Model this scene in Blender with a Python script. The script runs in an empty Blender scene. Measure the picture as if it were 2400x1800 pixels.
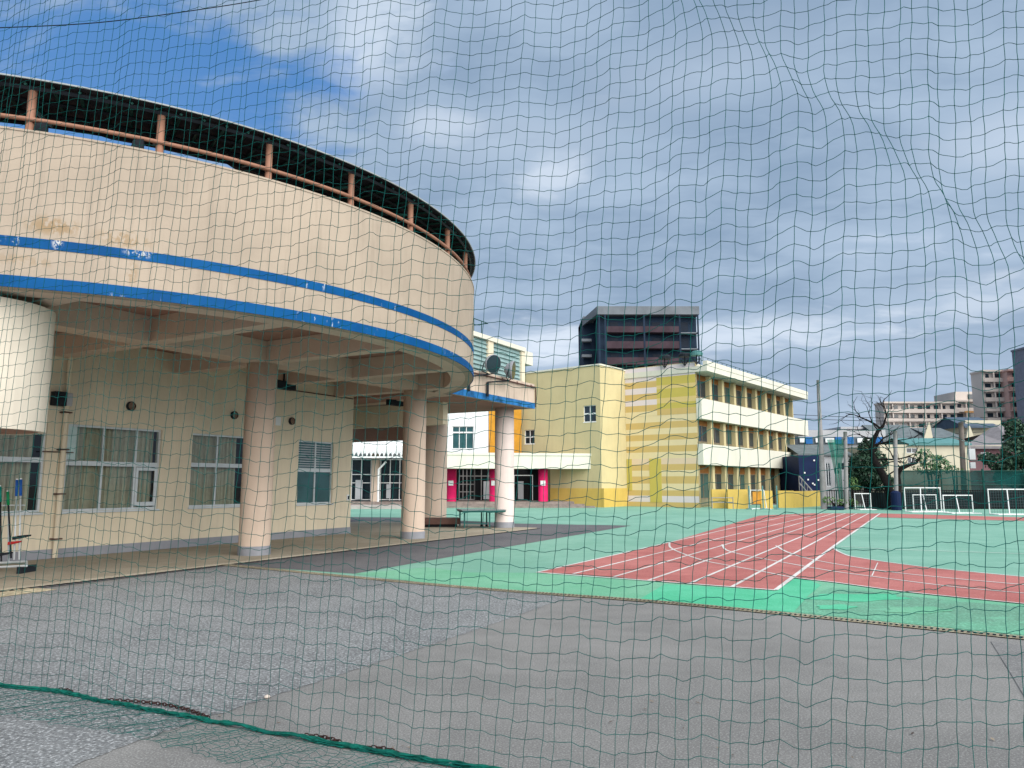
import bpy, math, random
import numpy as np
from mathutils import Vector
random.seed(7); rng = np.random.RandomState(7)
scn = bpy.context.scene
R = math.radians

# ------------------------------------------------------------------ camera
FPX = 1733.0; PITCH = math.atan(233/FPX); CH = 1.7
cam_d = bpy.data.cameras.new("camera"); cam = bpy.data.objects.new("camera", cam_d)
scn.collection.objects.link(cam); scn.camera = cam
cam_d.sensor_width = 36; cam_d.lens = 36*FPX/2400; cam_d.clip_end = 3000; cam_d.clip_start = 0.05
cam.location = (0, 0, CH); cam.rotation_euler = (R(90)+PITCH, 0, 0)

def ray(px, py):                       # survey helper: measured photo point -> direction
    x = (px-1200)/FPX; u = (900-py)/FPX
    return np.array([x, math.cos(PITCH)-u*math.sin(PITCH), math.sin(PITCH)+u*math.cos(PITCH)])
def G(px, py, z=0.0):                  # point on a level surface
    r = ray(px, py); t = (z-CH)/r[2]; return (r[0]*t, r[1]*t)
def A(px, py, Y):                      # point at a known distance
    r = ray(px, py); t = Y/r[1]; return Vector((r[0]*t, Y, CH+r[2]*t))

# ------------------------------------------------------------------ light
SUN_EL, SUN_AZ = 38, 147               # from behind the camera, right
sd = bpy.data.lights.new("sun", 'SUN'); so = bpy.data.objects.new("sun", sd); scn.collection.objects.link(so)
sd.energy = 2.0; sd.angle = R(75); sd.color = (1.0, 0.95, 0.88)
so.rotation_euler = (R(90-SUN_EL), 0, R(180-SUN_AZ)); so.location = (20, -20, 60)
scn.view_settings.view_transform = 'Standard'; scn.view_settings.look = 'None'
scn.view_settings.exposure = 1.5; scn.view_settings.gamma = 1.0

W = bpy.data.worlds.new("World"); scn.world = W; W.use_nodes = True
nt = W.node_tree; nt.nodes.clear()
class N:                               # tiny node-writing helper
    def __init__(s, nt): s.nt = nt
    def new(s, t, **kw):
        n = s.nt.nodes.new(t)
        for k, v in kw.items(): setattr(n, k, v)
        return n
    def link(s, a, b): s.nt.links.new(a, b)
    def put(s, sock, v):
        if isinstance(v, bpy.types.NodeSocket): s.link(v, sock)
        else: sock.default_value = v
    def math(s, op, a, b=0.0, c=0.0, clamp=False):
        n = s.new('ShaderNodeMath', operation=op); n.use_clamp = clamp
        s.put(n.inputs[0], a); s.put(n.inputs[1], b); s.put(n.inputs[2], c); return n.outputs[0]
    def smooth(s, v, a, b):
        n = s.new('ShaderNodeMapRange', interpolation_type='SMOOTHSTEP')
        s.put(n.inputs[0], v); n.inputs[1].default_value = a; n.inputs[2].default_value = b; return n.outputs[0]
    def mix(s, f, a, b, mode='MIX'):
        n = s.new('ShaderNodeMix', data_type='RGBA', blend_type=mode)
        s.put(n.inputs[0], f)
        for i, v in ((6, a), (7, b)):
            if isinstance(v, (tuple, list)): v = (*v[:3], 1)
            s.put(n.inputs[i], v)
        return n.outputs[2]
    def noise(s, vec, scale, detail=3, rough=0.55, dist=0.0):
        n = s.new('ShaderNodeTexNoise'); n.inputs['Scale'].default_value = scale
        n.inputs['Detail'].default_value = detail; n.inputs['Roughness'].default_value = rough
        n.inputs['Distortion'].default_value = dist
        if vec is not None: s.link(vec, n.inputs['Vector'])
        return n.outputs['Fac']
    def vscale(s, vec, v):
        n = s.new('ShaderNodeVectorMath', operation='MULTIPLY'); s.link(vec, n.inputs[0]); n.inputs[1].default_value = v
        return n.outputs[0]
w = N(nt)
wo = w.new('ShaderNodeOutputWorld'); bg = w.new('ShaderNodeBackground')
sky = w.new('ShaderNodeTexSky', sky_type='NISHITA', sun_disc=False)
sky.sun_elevation = R(SUN_EL); sky.sun_rotation = R(SUN_AZ)
tc = w.new('ShaderNodeTexCoord'); dirv = tc.outputs['Generated']
sep = w.new('ShaderNodeSeparateXYZ'); w.link(dirv, sep.inputs[0])
zz = w.math('ADD', w.math('MAXIMUM', sep.outputs[2], 0.0), 0.22)
comb = w.new('ShaderNodeCombineXYZ')
w.link(w.math('DIVIDE', sep.outputs[0], zz), comb.inputs[0]); w.link(w.math('DIVIDE', sep.outputs[1], zz), comb.inputs[1])
cv = comb.outputs[0]
n1 = w.noise(w.vscale(cv, (1, 1.25, 1)), 1.5, 4, 0.42, 0.25)
n2 = w.noise(w.vscale(cv, (1, 1.7, 1)), 4.4, 6, 0.56, 0.35)
n3 = w.noise(cv, 0.9, 2, 0.5)
cl = w.math('ADD', w.math('MULTIPLY', n1, 0.6), w.math('MULTIPLY', n2, 0.4))
t1 = w.smooth(cl, 0.36, 0.62)
ccol = w.mix(t1, (0.245, 0.345, 0.485), (0.375, 0.485, 0.63))
ccol = w.mix(w.math('MULTIPLY', w.smooth(cl, 0.60, 0.74), 0.8), ccol, (0.62, 0.71, 0.85))
# thinner, brighter cloud low in the sky
hz = w.smooth(sep.outputs[2], 0.30, 0.0)
ccol = w.mix(w.math('MULTIPLY', hz, 0.35), ccol, (0.52, 0.61, 0.75))
def blob(px, py, a, b):                # soft mask about one direction of the sky
    d = ray(px, py); d = d/np.linalg.norm(d)
    v = w.new('ShaderNodeVectorMath', operation='SUBTRACT'); w.link(dirv, v.inputs[0]); v.inputs[1].default_value = d
    return w.new_len(v.outputs[0], a, b)
def _nl(self, vec, a, b):
    ss = self.vscale(vec, (1/a, 1/a, 1/b))
    l = self.new('ShaderNodeVectorMath', operation='LENGTH'); self.link(ss, l.inputs[0]); return l.outputs[1]
N.new_len = _nl
gap = w.math('ADD', blob(300, 200, 0.27, 0.13), w.math('MULTIPLY', w.math('SUBTRACT', w.math('ADD', w.math('MULTIPLY', n2, 0.6), w.math('MULTIPLY', n3, 0.4)), 0.5), 3.6))
gapm = w.smooth(gap, 1.15, 0.40)
br = w.math('ADD', blob(850, 120, 0.07, 0.09), w.math('MULTIPLY', w.math('SUBTRACT', n2, 0.5), 4.0))
ccol = w.mix(w.math('MULTIPLY', w.smooth(br, 1.1, 0.1), 0.5), ccol, (0.80, 0.88, 0.98))
for (bx_, by_, ba, bb_, bf) in ((1290, 415, .06, .035, .55), (1010, 285, .07, .03, .4), (1270, 810, .11, .035, .8), (1770, 785, .20, .028, .65), (2330, 700, .16, .03, .5), (1650, 170, .18, .05, .14), (1200, 330, .2, .05, .18), (2390, 330, .1, .05, .3)):
    bn = w.math('ADD', blob(bx_, by_, ba, bb_), w.math('MULTIPLY', w.math('SUBTRACT', n2, 0.5), 2.5))
    ccol = w.mix(w.math('MULTIPLY', w.smooth(bn, 1.1, 0.1), bf), ccol, (0.74, 0.82, 0.93))
SK = 0.395                              # cloud brightness before exposure
cloud = w.mix(1.0, ccol, (SK/0.1, SK/0.1, SK/0.1), 'MULTIPLY')
blue = w.mix(0.85, sky.outputs[0], (0.12, 0.70, 1.9))
final = w.mix(w.math('MULTIPLY', gapm, 0.92), cloud, blue)
w.link(final, bg.inputs[0]); bg.inputs[1].default_value = 0.1
w.link(bg.outputs[0], wo.inputs[0])

# ------------------------------------------------------------------ materials
def lin(c):
    return tuple(((v/255)/12.92 if v/255 <= 0.04045 else ((v/255+0.055)/1.055)**2.4) for v in c)
MATS = {}
def mat(name, col, rough=0.75, var=0.12, scale=1.5, col2=None, streak=0.0, bump=0.0, bscale=40, metal=0.0, spec=0.12, speck=0.0, speckscale=60, grime=0.0):
    if name in MATS: return MATS[name]
    m = bpy.data.materials.new(name); m.use_nodes = True; n = N(m.node_tree)
    b = m.node_tree.nodes['Principled BSDF']
    g = n.new('ShaderNodeNewGeometry').outputs['Position']
    c = (*col, 1)
    fac = n.noise(g, scale, 4, 0.6)
    dark = tuple(v*(1-var) for v in col); lite = tuple(min(1, v*(1+var)) for v in (col2 or col))
    out = n.mix(n.smooth(fac, 0.3, 0.7), dark, lite)
    if streak:
        st = n.noise(n.vscale(g, (5, 5, 0.30)), 1.2, 4, 0.6)
        out = n.mix(n.math('MULTIPLY', n.smooth(st, 0.50, 0.68), streak), out, tuple(v*0.62 for v in col))
    if grime:
        gr = n.noise(g, 0.35, 5, 0.65)
        out = n.mix(n.math('MULTIPLY', n.smooth(gr, 0.45, 0.7), grime), out, tuple(v*0.6 for v in col))
    if speck:
        s1 = n.noise(g, speckscale, 2, 0.7)
        out = n.mix(n.math('MULTIPLY', n.smooth(s1, 0.56, 0.66), speck), out, tuple(min(1, v*2.6+0.05) for v in col))
        out = n.mix(n.math('MULTIPLY', n.smooth(s1, 0.44, 0.34), speck), out, tuple(v*0.4 for v in col))
    n.link(out, b.inputs['Base Color'])
    b.inputs['Roughness'].default_value = rough; b.inputs['Metallic'].default_value = metal
    b.inputs['Specular IOR Level'].default_value = spec
    if bump:
        bp = n.new('ShaderNodeBump'); bp.inputs['Strength'].default_value = bump; bp.inputs['Distance'].default_value = 0.02
        n.link(n.noise(g, bscale, 3, 0.6), bp.inputs['Height']); n.link(bp.outputs[0], b.inputs['Normal'])
    MATS[name] = m; return m
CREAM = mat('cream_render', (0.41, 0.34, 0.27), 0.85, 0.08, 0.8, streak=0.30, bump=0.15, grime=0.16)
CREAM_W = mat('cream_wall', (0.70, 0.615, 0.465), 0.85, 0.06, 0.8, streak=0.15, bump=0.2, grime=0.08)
PINKCOL = mat('column_render', (0.62, 0.49, 0.39), 0.8, 0.05, 1.0, streak=0.12, bump=0.1)
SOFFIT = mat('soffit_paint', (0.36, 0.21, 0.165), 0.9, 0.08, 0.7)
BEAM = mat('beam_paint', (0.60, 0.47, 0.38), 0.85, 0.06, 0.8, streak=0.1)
GREYP = mat('plinth_grey', (0.27, 0.28, 0.31), 0.8, 0.1, 2.0)
BROWN = mat('brown_steel', (0.30, 0.155, 0.105), 0.55, 0.12, 3)
DARKST = mat('dark_steel', (0.018, 0.022, 0.028), 0.6, 0.2, 3)
DARKGRN = mat('dark_green_steel', (0.012, 0.06, 0.05), 0.55, 0.2, 3)
ROOFT = mat('roof_sheet', (0.30, 0.33, 0.34), 0.5, 0.1, 2)
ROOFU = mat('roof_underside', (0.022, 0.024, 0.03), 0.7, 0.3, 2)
ALU = mat('aluminium', (0.60, 0.64, 0.66), 0.45, 0.06, 4, metal=0.3)
CURT = mat('curtain_cloth', (0.50, 0.42, 0.33), 0.9, 0.10, 6)
BLACK = mat('black_matter', (0.008, 0.008, 0.010), 0.6, 0.1, 2)
DKGLASS = mat('dark_glass', (0.018, 0.03, 0.042), 0.12, 0.3, 1.5, spec=0.5)
TEALGL = mat('teal_glass', (0.03, 0.09, 0.10), 0.15, 0.2, 1.5, spec=0.5)
LOUVRE = mat('louvre_glass', (0.30, 0.43, 0.43), 0.35, 0.12, 2)
WHITE = mat('white_paint', (0.72, 0.75, 0.76), 0.6, 0.05, 2, streak=0.08)
WHITEM = mat('white_metal', (0.75, 0.76, 0.76), 0.4, 0.08, 5)
YEL = mat('yellow_render', (0.57, 0.485, 0.275), 0.85, 0.05, 0.6, streak=0.10)
YELD = mat('yellow_base', (0.60, 0.42, 0.11), 0.85, 0.06, 0.8, streak=0.12)
CREAMB = mat('balcony_cream', (0.66, 0.645, 0.55), 0.8, 0.04, 0.6, streak=0.10)
OCH = mat('ochre_band', (0.60, 0.43, 0.17), 0.85, 0.02, 1)
PALE = mat('pale_band', (0.73, 0.61, 0.37), 0.85, 0.02, 1)
LAV = mat('lavender_band', (0.70, 0.62, 0.63), 0.85, 0.02, 1)
PNK = mat('pinkish_band', (0.72, 0.56, 0.40), 0.85, 0.02, 1)
OLV = mat('olive_band', (0.55, 0.45, 0.11), 0.85, 0.02, 1)
OLY = mat('yellow_band', (0.68, 0.52, 0.22), 0.85, 0.02, 1)
ORANGE = mat('orange_tile', (0.55, 0.26, 0.03), 0.6, 0.08, 3)
ORBR = mat('orange_brown', (0.24, 0.10, 0.03), 0.75, 0.15, 3)
MAG = mat('magenta_paint', (0.62, 0.02, 0.12), 0.6, 0.15, 1.2)
DKBROWN = mat('dark_brown', (0.10, 0.055, 0.045), 0.7, 0.15, 3)
GRNTOP = mat('table_green', (0.02, 0.10, 0.09), 0.6, 0.1, 3)
TOWER = mat('tower_mesh', (0.018, 0.032, 0.055), 0.8, 0.25, 0.25)
TOWERG = mat('tower_grey', (0.17, 0.19, 0.21), 0.8, 0.15, 0.3)
TOWERR = mat('tower_balcony', (0.060, 0.040, 0.050), 0.8, 0.2, 0.4)
APT = mat('apartment_wall', (0.60, 0.53, 0.48), 0.85, 0.06, 0.2)
APTP = mat('apartment_pink', (0.64, 0.42, 0.37), 0.85, 0.06, 0.3)
APTR = mat('apartment_shadow', (0.22, 0.22, 0.25), 0.85, 0.06, 0.3)
SLATE = mat('slate_roof', (0.13, 0.155, 0.165), 0.75, 0.15, 2)
TEALR = mat('teal_roof', (0.10, 0.24, 0.24), 0.6, 0.1, 2)
TILEG = mat('grey_tile_roof', (0.20, 0.19, 0.20), 0.75, 0.12, 3)
NAVY = mat('navy_wall', (0.008, 0.018, 0.06), 0.6, 0.1, 1)
HGREY = mat('house_grey', (0.42, 0.43, 0.45), 0.85, 0.08, 1)
HCREAM = mat('house_cream', (0.56, 0.52, 0.40), 0.85, 0.06, 1)
PURP = mat('house_purple', (0.16, 0.09, 0.10), 0.85, 0.1, 1)
BLUEP = mat('blue_panel', (0.02, 0.13, 0.36), 0.4, 0.1, 1)
CONC = mat('concrete_pole', (0.27, 0.26, 0.26), 0.85, 0.1, 3)
BARK = mat('bark', (0.012, 0.010, 0.010), 0.9, 0.3, 8)
TEALN = mat('teal_screen', (0.005, 0.050, 0.048), 0.85, 0.25, 0.8)
REDP = mat('red_paint', (0.45, 0.03, 0.03), 0.5, 0.1, 3)
BLUEC = mat('blue_plastic', (0.02, 0.10, 0.38), 0.4, 0.1, 3)
GREENC = mat('green_plastic', (0.01, 0.22, 0.07), 0.4, 0.1, 3)
BRICK = mat('step_brick', (0.24, 0.20, 0.18), 0.85, 0.2, 3)

def leafmat(name, c1, c2):
    m = bpy.data.materials.new(name); m.use_nodes = True; n = N(m.node_tree); b = m.node_tree.nodes['Principled BSDF']
    g = n.new('ShaderNodeNewGeometry')
    r1 = g.outputs['Random Per Island']
    n.link(n.mix(r1, c1, c2), b.inputs['Base Color']); b.inputs['Roughness'].default_value = 0.7
    return m
LEAF1 = leafmat('leaf_dark', (0.010, 0.038, 0.024), (0.030, 0.085, 0.042))
LEAF2 = leafmat('leaf_green', (0.03, 0.10, 0.05), (0.09, 0.20, 0.08))
LEAF3 = leafmat('leaf_light', (0.06, 0.14, 0.04), (0.14, 0.24, 0.07))

# blue paint with flaked spots
def blue_stripe_mat():
    m = bpy.data.materials.new('blue_stripe_paint'); m.use_nodes = True; n = N(m.node_tree); b = m.node_tree.nodes['Principled BSDF']
    g = n.new('ShaderNodeNewGeometry').outputs['Position']
    base = n.mix(n.smooth(n.noise(g, 1.2, 3), 0.35, 0.65), (0.002, 0.062, 0.20), (0.003, 0.085, 0.255))
    ch = n.math('MULTIPLY', n.smooth(n.noise(n.vscale(g, (3, 3, 1)), 3.0, 4, 0.7), 0.60, 0.66), n.smooth(n.noise(g, 0.55, 2), 0.52, 0.60))
    n.link(n.mix(n.math('MULTIPLY', ch, 0.8), base, (0.45, 0.50, 0.55)), b.inputs['Base Color']); b.inputs['Roughness'].default_value = 0.6; b.inputs['Specular IOR Level'].default_value = 0.1
    return m
BLUE = blue_stripe_mat()
# pane with a see-through part
def pane_mat():
    m = bpy.data.materials.new('window_glass'); m.use_nodes = True; t = m.node_tree; t.nodes.clear(); n = N(t)
    o = n.new('ShaderNodeOutputMaterial'); mx = n.new('ShaderNodeMixShader'); tr = n.new('ShaderNodeBsdfTransparent'); gl = n.new('ShaderNodeBsdfGlossy')
    tr.inputs[0].default_value = (0.80, 0.90, 0.88, 1); gl.inputs[1].default_value = 0.05
    mx.inputs[0].default_value = 0.05; n.link(tr.outputs[0], mx.inputs[1]); n.link(gl.outputs[0], mx.inputs[2]); n.link(mx.outputs[0], o.inputs[0])
    return m
PANE = pane_mat()

# ground surfaces
def asphalt_mat(name, c1, c2, speck, sscale, tint=None, blotch=0.25, cracks=0.0):
    m = bpy.data.materials.new(name); m.use_nodes = True; n = N(m.node_tree); b = m.node_tree.nodes['Principled BSDF']
    g = n.new('ShaderNodeNewGeometry').outputs['Position']
    big = n.noise(g, 0.35, 5, 0.6, 0.4); mid = n.noise(g, 2.2, 4, 0.65)
    base = n.mix(n.smooth(n.math('ADD', n.math('MULTIPLY', big, 0.65), n.math('MULTIPLY', mid, 0.35)), 0.38, 0.62), c1, c2)
    f = n.noise(g, sscale, 2, 0.75)
    base = n.mix(n.math('MULTIPLY', n.smooth(f, 0.52, 0.68), speck), base, tuple(min(1, v*2.3+0.08) for v in c2))
    base = n.mix(n.math('MULTIPLY', n.smooth(f, 0.47, 0.34), speck), base, tuple(v*0.30 for v in c1))
    if blotch:
        k = n.noise(n.vscale(g, (1, 1.6, 1)), 0.9, 6, 0.7, 0.6)
        base = n.mix(n.math('MULTIPLY', n.smooth(k, 0.55, 0.72), blotch), base, tuple(v*1.35 for v in c2))
        k2 = n.noise(g, 5.0, 4, 0.7)
        base = n.mix(n.math('MULTIPLY', n.smooth(k2, 0.62, 0.72), blotch), base, tuple(v*0.6 for v in c1))
    if cracks:
        v = n.new('ShaderNodeTexVoronoi', feature='DISTANCE_TO_EDGE'); v.inputs['Scale'].default_value = 0.22
        add = n.new('ShaderNodeVectorMath', operation='ADD'); n.link(g, add.inputs[0])
        nz = n.new('ShaderNodeTexNoise'); nz.inputs['Scale'].default_value = 1.2; nz.inputs['Detail'].default_value = 5
        n.link(g, nz.inputs['Vector']); n.link(n.vscale(nz.outputs['Color'], (1.6, 1.6, 0)), add.inputs[1]); n.link(add.outputs[0], v.inputs['Vector'])
        base = n.mix(n.math('MULTIPLY', n.smooth(v.outputs['Distance'], 0.0028, 0.0), cracks), base, tuple(v_*0.45 for v_ in c1))
    n.link(base, b.inputs['Base Color']); b.inputs['Roughness'].default_value = 0.88; b.inputs['Specular IOR Level'].default_value = 0.12
    bp = n.new('ShaderNodeBump'); bp.inputs['Strength'].default_value = 0.5*speck+0.1; bp.inputs['Distance'].default_value = 0.01
    n.link(f, bp.inputs['Height']); n.link(bp.outputs[0], b.inputs['Normal'])
    return m
ASPH = asphalt_mat('smooth_asphalt', (0.178, 0.176, 0.171), (0.228, 0.224, 0.216), 0.35, 70, cracks=0.0)
COARSE = asphalt_mat('coarse_asphalt', (0.158, 0.165, 0.170), (0.218, 0.225, 0.228), 0.6, 38, blotch=0.2)
DASPH = asphalt_mat('dark_asphalt', (0.105, 0.105, 0.115), (0.14, 0.138, 0.145), 0.25, 60)
TERR = asphalt_mat('terrace_floor_paint', (0.29, 0.255, 0.195), (0.37, 0.33, 0.26), 0.15, 50)
FGREEN = asphalt_mat('field_green', (0.165, 0.35, 0.27), (0.215, 0.41, 0.325), 0.12, 40, blotch=0.3)
NGREEN = asphalt_mat('near_green', (0.13, 0.37, 0.23), (0.19, 0.43, 0.29), 0.15, 40, blotch=0.2)
EMER = asphalt_mat('emerald_patch', (0.07, 0.41, 0.23), (0.11, 0.48, 0.29), 0.12, 40, blotch=0.15)
WORN = asphalt_mat('worn_green', (0.13, 0.28, 0.20), (0.14, 0.38, 0.25), 0.25, 30, blotch=0.8)
TRACK = asphalt_mat('track_red', (0.36, 0.12, 0.11), (0.45, 0.17, 0.155), 0.15, 40, blotch=0.5)
LINEW = asphalt_mat('line_white', (0.52, 0.50, 0.48), (0.72, 0.70, 0.68), 0.2, 30, blotch=0.1)
KERBY = asphalt_mat('drain_edge', (0.32, 0.275, 0.19), (0.46, 0.40, 0.28), 0.35, 12, blotch=0.6)
EARTH = asphalt_mat('far_ground', (0.14, 0.14, 0.13), (0.18, 0.18, 0.17), 0.1, 5)

# ------------------------------------------------------------------ mesh helpers
class Fr:
    """plan frame: origin, along-direction d, outward normal n"""
    def __init__(s, P, d, n=None):
        s.P = np.array(P[:2], float); s.d = np.array(d, float); s.d /= np.hypot(*s.d)
        s.n = np.array(n, float) if n is not None else np.array([s.d[1], -s.d[0]])
        s.n /= np.hypot(*s.n)
    def p(s, a, o, z): q = s.P+s.d*a+s.n*o; return (q[0], q[1], z)
    def hit(s, px, py, o=0.0):
        r = ray(px, py); P = s.P+s.n*o
        t, a = np.linalg.solve(np.array([[r[0], -s.d[0]], [r[1], -s.d[1]]]), P); return a, CH+r[2]*t
WORLD = Fr((0, 0), (1, 0), (0, 1))
class MB:
    def __init__(s): s.v = []; s.f = []; s.m = []; s.mats = []
    def mi(s, m):
        if m is None: return 0
        if m not in s.mats: s.mats.append(m)
        return s.mats.index(m)
    def poly(s, pts, m=None):
        i = len(s.v); s.v += [tuple(p) for p in pts]; s.f.append(tuple(range(i, i+len(pts)))); s.m.append(s.mi(m))
    def hexa(s, a, b, m=None):          # a: 4 lower corners, b: 4 upper
        i = len(s.v); s.v += [tuple(p) for p in a]+[tuple(p) for p in b]; k = s.mi(m)
        for f in ((3, 2, 1, 0), (4, 5, 6, 7), (0, 1, 5, 4), (1, 2, 6, 5), (2, 3, 7, 6), (3, 0, 4, 7)):
            s.f.append(tuple(i+j for j in f)); s.m.append(k)
    def box(s, fr, a0, a1, o0, o1, z0, z1, m=None):
        c = [(a0, o0), (a1, o0), (a1, o1), (a0, o1)]
        s.hexa([fr.p(a, o, z0) for a, o in c], [fr.p(a, o, z1) for a, o in c], m)
    def tube(s, pts, r, n=6, m=None, cap=True):
        pts = [Vector(p) for p in pts]; k = s.mi(m); i0 = len(s.v); L = len(pts)
        rs = r if isinstance(r, (list, tuple)) else [r]*L
        for j, p in enumerate(pts):
            t = (pts[min(j+1, L-1)]-pts[max(j-1, 0)])
            t = t.normalized() if t.length > 1e-9 else Vector((0, 0, 1))
            up = Vector((0, 0, 1)) if abs(t.z) < 0.95 else Vector((0, 1, 0))
            x = t.cross(up).normalized(); y = x.cross(t)
            for q in range(n):
                an = 2*math.pi*q/n; s.v.append(tuple(p+x*(rs[j]*math.cos(an))+y*(rs[j]*math.sin(an))))
        for j in range(L-1):
            for q in range(n):
                a = i0+j*n+q; b = i0+j*n+(q+1) % n; s.f.append((a, b, b+n, a+n)); s.m.append(k)
        if cap:
            s.f.append(tuple(i0+q for q in range(n))); s.m.append(k)
            s.f.append(tuple(i0+(L-1)*n+q for q in reversed(range(n)))); s.m.append(k)
    def lathe(s, c, prof, n=24, m=None, a0=0, a1=360, caps=True):
        k = s.mi(m); i0 = len(s.v); full = abs(a1-a0) >= 359.9; cols = n if full else n+1
        for j in range(cols):
            an = R(a0+(a1-a0)*j/n)
            for r, z in prof: s.v.append((c[0]+r*math.cos(an), c[1]+r*math.sin(an), z))
        P = len(prof)
        for j in range(n):
            j2 = (j+1) % cols
            for q in range(P-1):
                s.f.append((i0+j*P+q, i0+j2*P+q, i0+j2*P+q+1, i0+j*P+q+1)); s.m.append(k)
        if full and caps:
            for q in (0, P-1):
                if prof[q][0] > 1e-6: s.f.append(tuple(i0+j*P+q for j in range(n))); s.m.append(k)
    def wall(s, fr, a0, a1, z0, z1, o, thick, holes, m=None):
        """wall skin at offset o going back by thick, with rectangular openings (a0,a1,z0,z1)"""
        xs = sorted({a0, a1, *[h[0] for h in holes], *[h[1] for h in holes]}); zs = sorted({z0, z1, *[h[2] for h in holes], *[h[3] for h in holes]})
        xs = [x for x in xs if a0 <= x <= a1]; zs = [z for z in zs if z0 <= z <= z1]
        for i in range(len(xs)-1):
            for j in range(len(zs)-1):
                xm = (xs[i]+xs[i+1])/2; zm = (zs[j]+zs[j+1])/2
                if any(h[0] < xm < h[1] and h[2] < zm < h[3] for h in holes): continue
                for oo in (o, o-thick):
                    s.poly([fr.p(xs[i], oo, zs[j]), fr.p(xs[i+1], oo, zs[j]), fr.p(xs[i+1], oo, zs[j+1]), fr.p(xs[i], oo, zs[j+1])], m)
        for (h0, h1, y0, y1) in holes:
            b = o-thick
            for q in ([(h0, o, y0), (h0, b, y0), (h0, b, y1), (h0, o, y1)], [(h1, o, y0), (h1, b, y0), (h1, b, y1), (h1, o, y1)],
                      [(h0, o, y0), (h1, o, y0), (h1, b, y0), (h0, b, y0)], [(h0, o, y1), (h1, o, y1), (h1, b, y1), (h0, b, y1)]):
                s.poly([fr.p(*t) for t in q], m)
        for q in ([(a0, o, z0), (a0, o-thick, z0), (a0, o-thick, z1), (a0, o, z1)], [(a1, o, z0), (a1, o-thick, z0), (a1, o-thick, z1), (a1, o, z1)],
                  [(a0, o, z1), (a1, o, z1), (a1, o-thick, z1), (a0, o-thick, z1)]):
            s.poly([fr.p(*t) for t in q], m)
    def build(s, name, m, parent=None, smooth=False, label=None, bevel=0.0):
        me = bpy.data.meshes.new(name); me.from_pydata(s.v, [], s.f); 
        mats = s.mats if s.mats else [m]
        if not s.mats: me.materials.append(m)
        else:
            for q in mats: me.materials.append(q or m)
            me.polygons.foreach_set('material_index', s.m)
        if smooth: me.polygons.foreach_set('use_smooth', [True]*len(me.polygons))
        me.update()
        o = bpy.data.objects.new(name, me); scn.collection.objects.link(o)
        if parent is not None:
            o.parent = parent; o.matrix_parent_inverse = Pinv(parent)
        if bevel:
            b = o.modifiers.new('bevel', 'BEVEL'); b.width = bevel; b.segments = 2; b.limit_method = 'ANGLE'
        if label: o['label'] = label
        return o
def wmat(o):
    from mathutils import Matrix
    m = Matrix.LocRotScale(o.location, o.rotation_euler, o.scale)
    return (wmat(o.parent) @ o.matrix_parent_inverse @ m) if o.parent else m
def Pinv(p): return wmat(p).inverted()
def thing(name, loc, label, cat, group=None):
    o = bpy.data.objects.new(name, None); scn.collection.objects.link(o); o.location = loc; o.empty_display_size = 0.3
    o['label'] = label; o['category'] = cat
    if group: o['group'] = group
    return o
def tag(o, label, cat, group=None):
    o['label'] = label; o['category'] = cat
    if group: o['group'] = group
    return o
def struct(o): o['kind'] = 'structure'; return o
def stuff(o): o['kind'] = 'stuff'; return o

# ------------------------------------------------------------------ GROUND
def sheet(name, pts, z, m):
    b = MB(); b.poly([(x, y, z) for x, y in pts]); return struct(b.build(name, m))
def gp(*pp): return [G(x, y) for x, y in pp]
sheet('ground', [(-900, -60), (900, -60), (900, 1500), (-900, 1500)], -0.02, EARTH)
# the drain line in plan
D0 = np.array([-7.2, 16.55]); 
drain_px = [(510, 1323), (1069, 1376), (1519, 1410), (1899, 1446), (2400, 1497)]
dr = gp(*drain_px)
e = np.array(dr[-1])-np.array(dr[-2]); dr.append(tuple(np.array(dr[-1])+e*4))
far_right = dr[-1]
# near asphalt
sheet('asphalt', [(-40, -30), (60, -30), (60, dr[-1][1])] + [tuple(p) for p in reversed(dr)] + [(-8.0, 17.0), (-40, 17.0)], 0.0, ASPH)
# coarse resurfaced area
co = gp((163, 1799), (325, 1736), (624, 1638), (840, 1568), (1047, 1500), (1210, 1445), (1330, 1400), (1275, 1394), (1069, 1378), (800, 1352), (512, 1326), (250, 1365), (0, 1400))
_j = []
for _k in range(len(co)-1):
    _a, _b = np.array(co[_k]), np.array(co[_k+1]); _n = max(1, int(np.hypot(*(_b-_a))/0.06)) if _k < 6 else 1
    for _q in range(_n): _j.append(tuple(_a+(_b-_a)*_q/_n+(rng.normal(size=2)*0.012 if _k < 6 else 0)))
co = _j+[co[-1]] + [(-22, 9.5), (-22, 1.0), (-6.5, 1.0)]
sheet('coarse_asphalt', co, 0.004, COARSE)
# green field (everything beyond the drain)
W0 = np.array(G(820, 1252))
fr = Fr(W0, (.497, .868))
field = [tuple(p) for p in dr] + [(60, 44), (30, 56), (14, 62), (-30, 62), (-30, 40), (-8, 24)]
sheet('playing_field', field, 0.0, FGREEN)
ng = gp((830, 1345), (1069, 1376), (1519, 1410), (1899, 1446), (2400, 1497)); 
ng = ng + [tuple(np.array(ng[-1])+e*3)] + [(30, 10.5)] + gp((2399, 1417), (1899, 1360), (1819, 1384), (1260, 1343), (1100, 1342), (1000, 1330))
sheet('near_green_surface', ng, 0.004, NGREEN)
sheet('emerald_patch', gp((1558, 1370), (1819, 1386), (1863, 1357), (1900, 1362), (1925, 1372), (1895, 1397), (1860, 1436), (1700, 1424), (1500, 1405)), 0.008, EMER)
wn = gp((1894, 1399), (1950, 1378), (2040, 1388), (2220, 1408), (2400, 1424)); wn += [(12, 10.2), (12, 4.2)] + gp((2400, 1490), (1899, 1440), (1862, 1436))
sheet('worn_green_surface', wn, 0.008, WORN)
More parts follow.
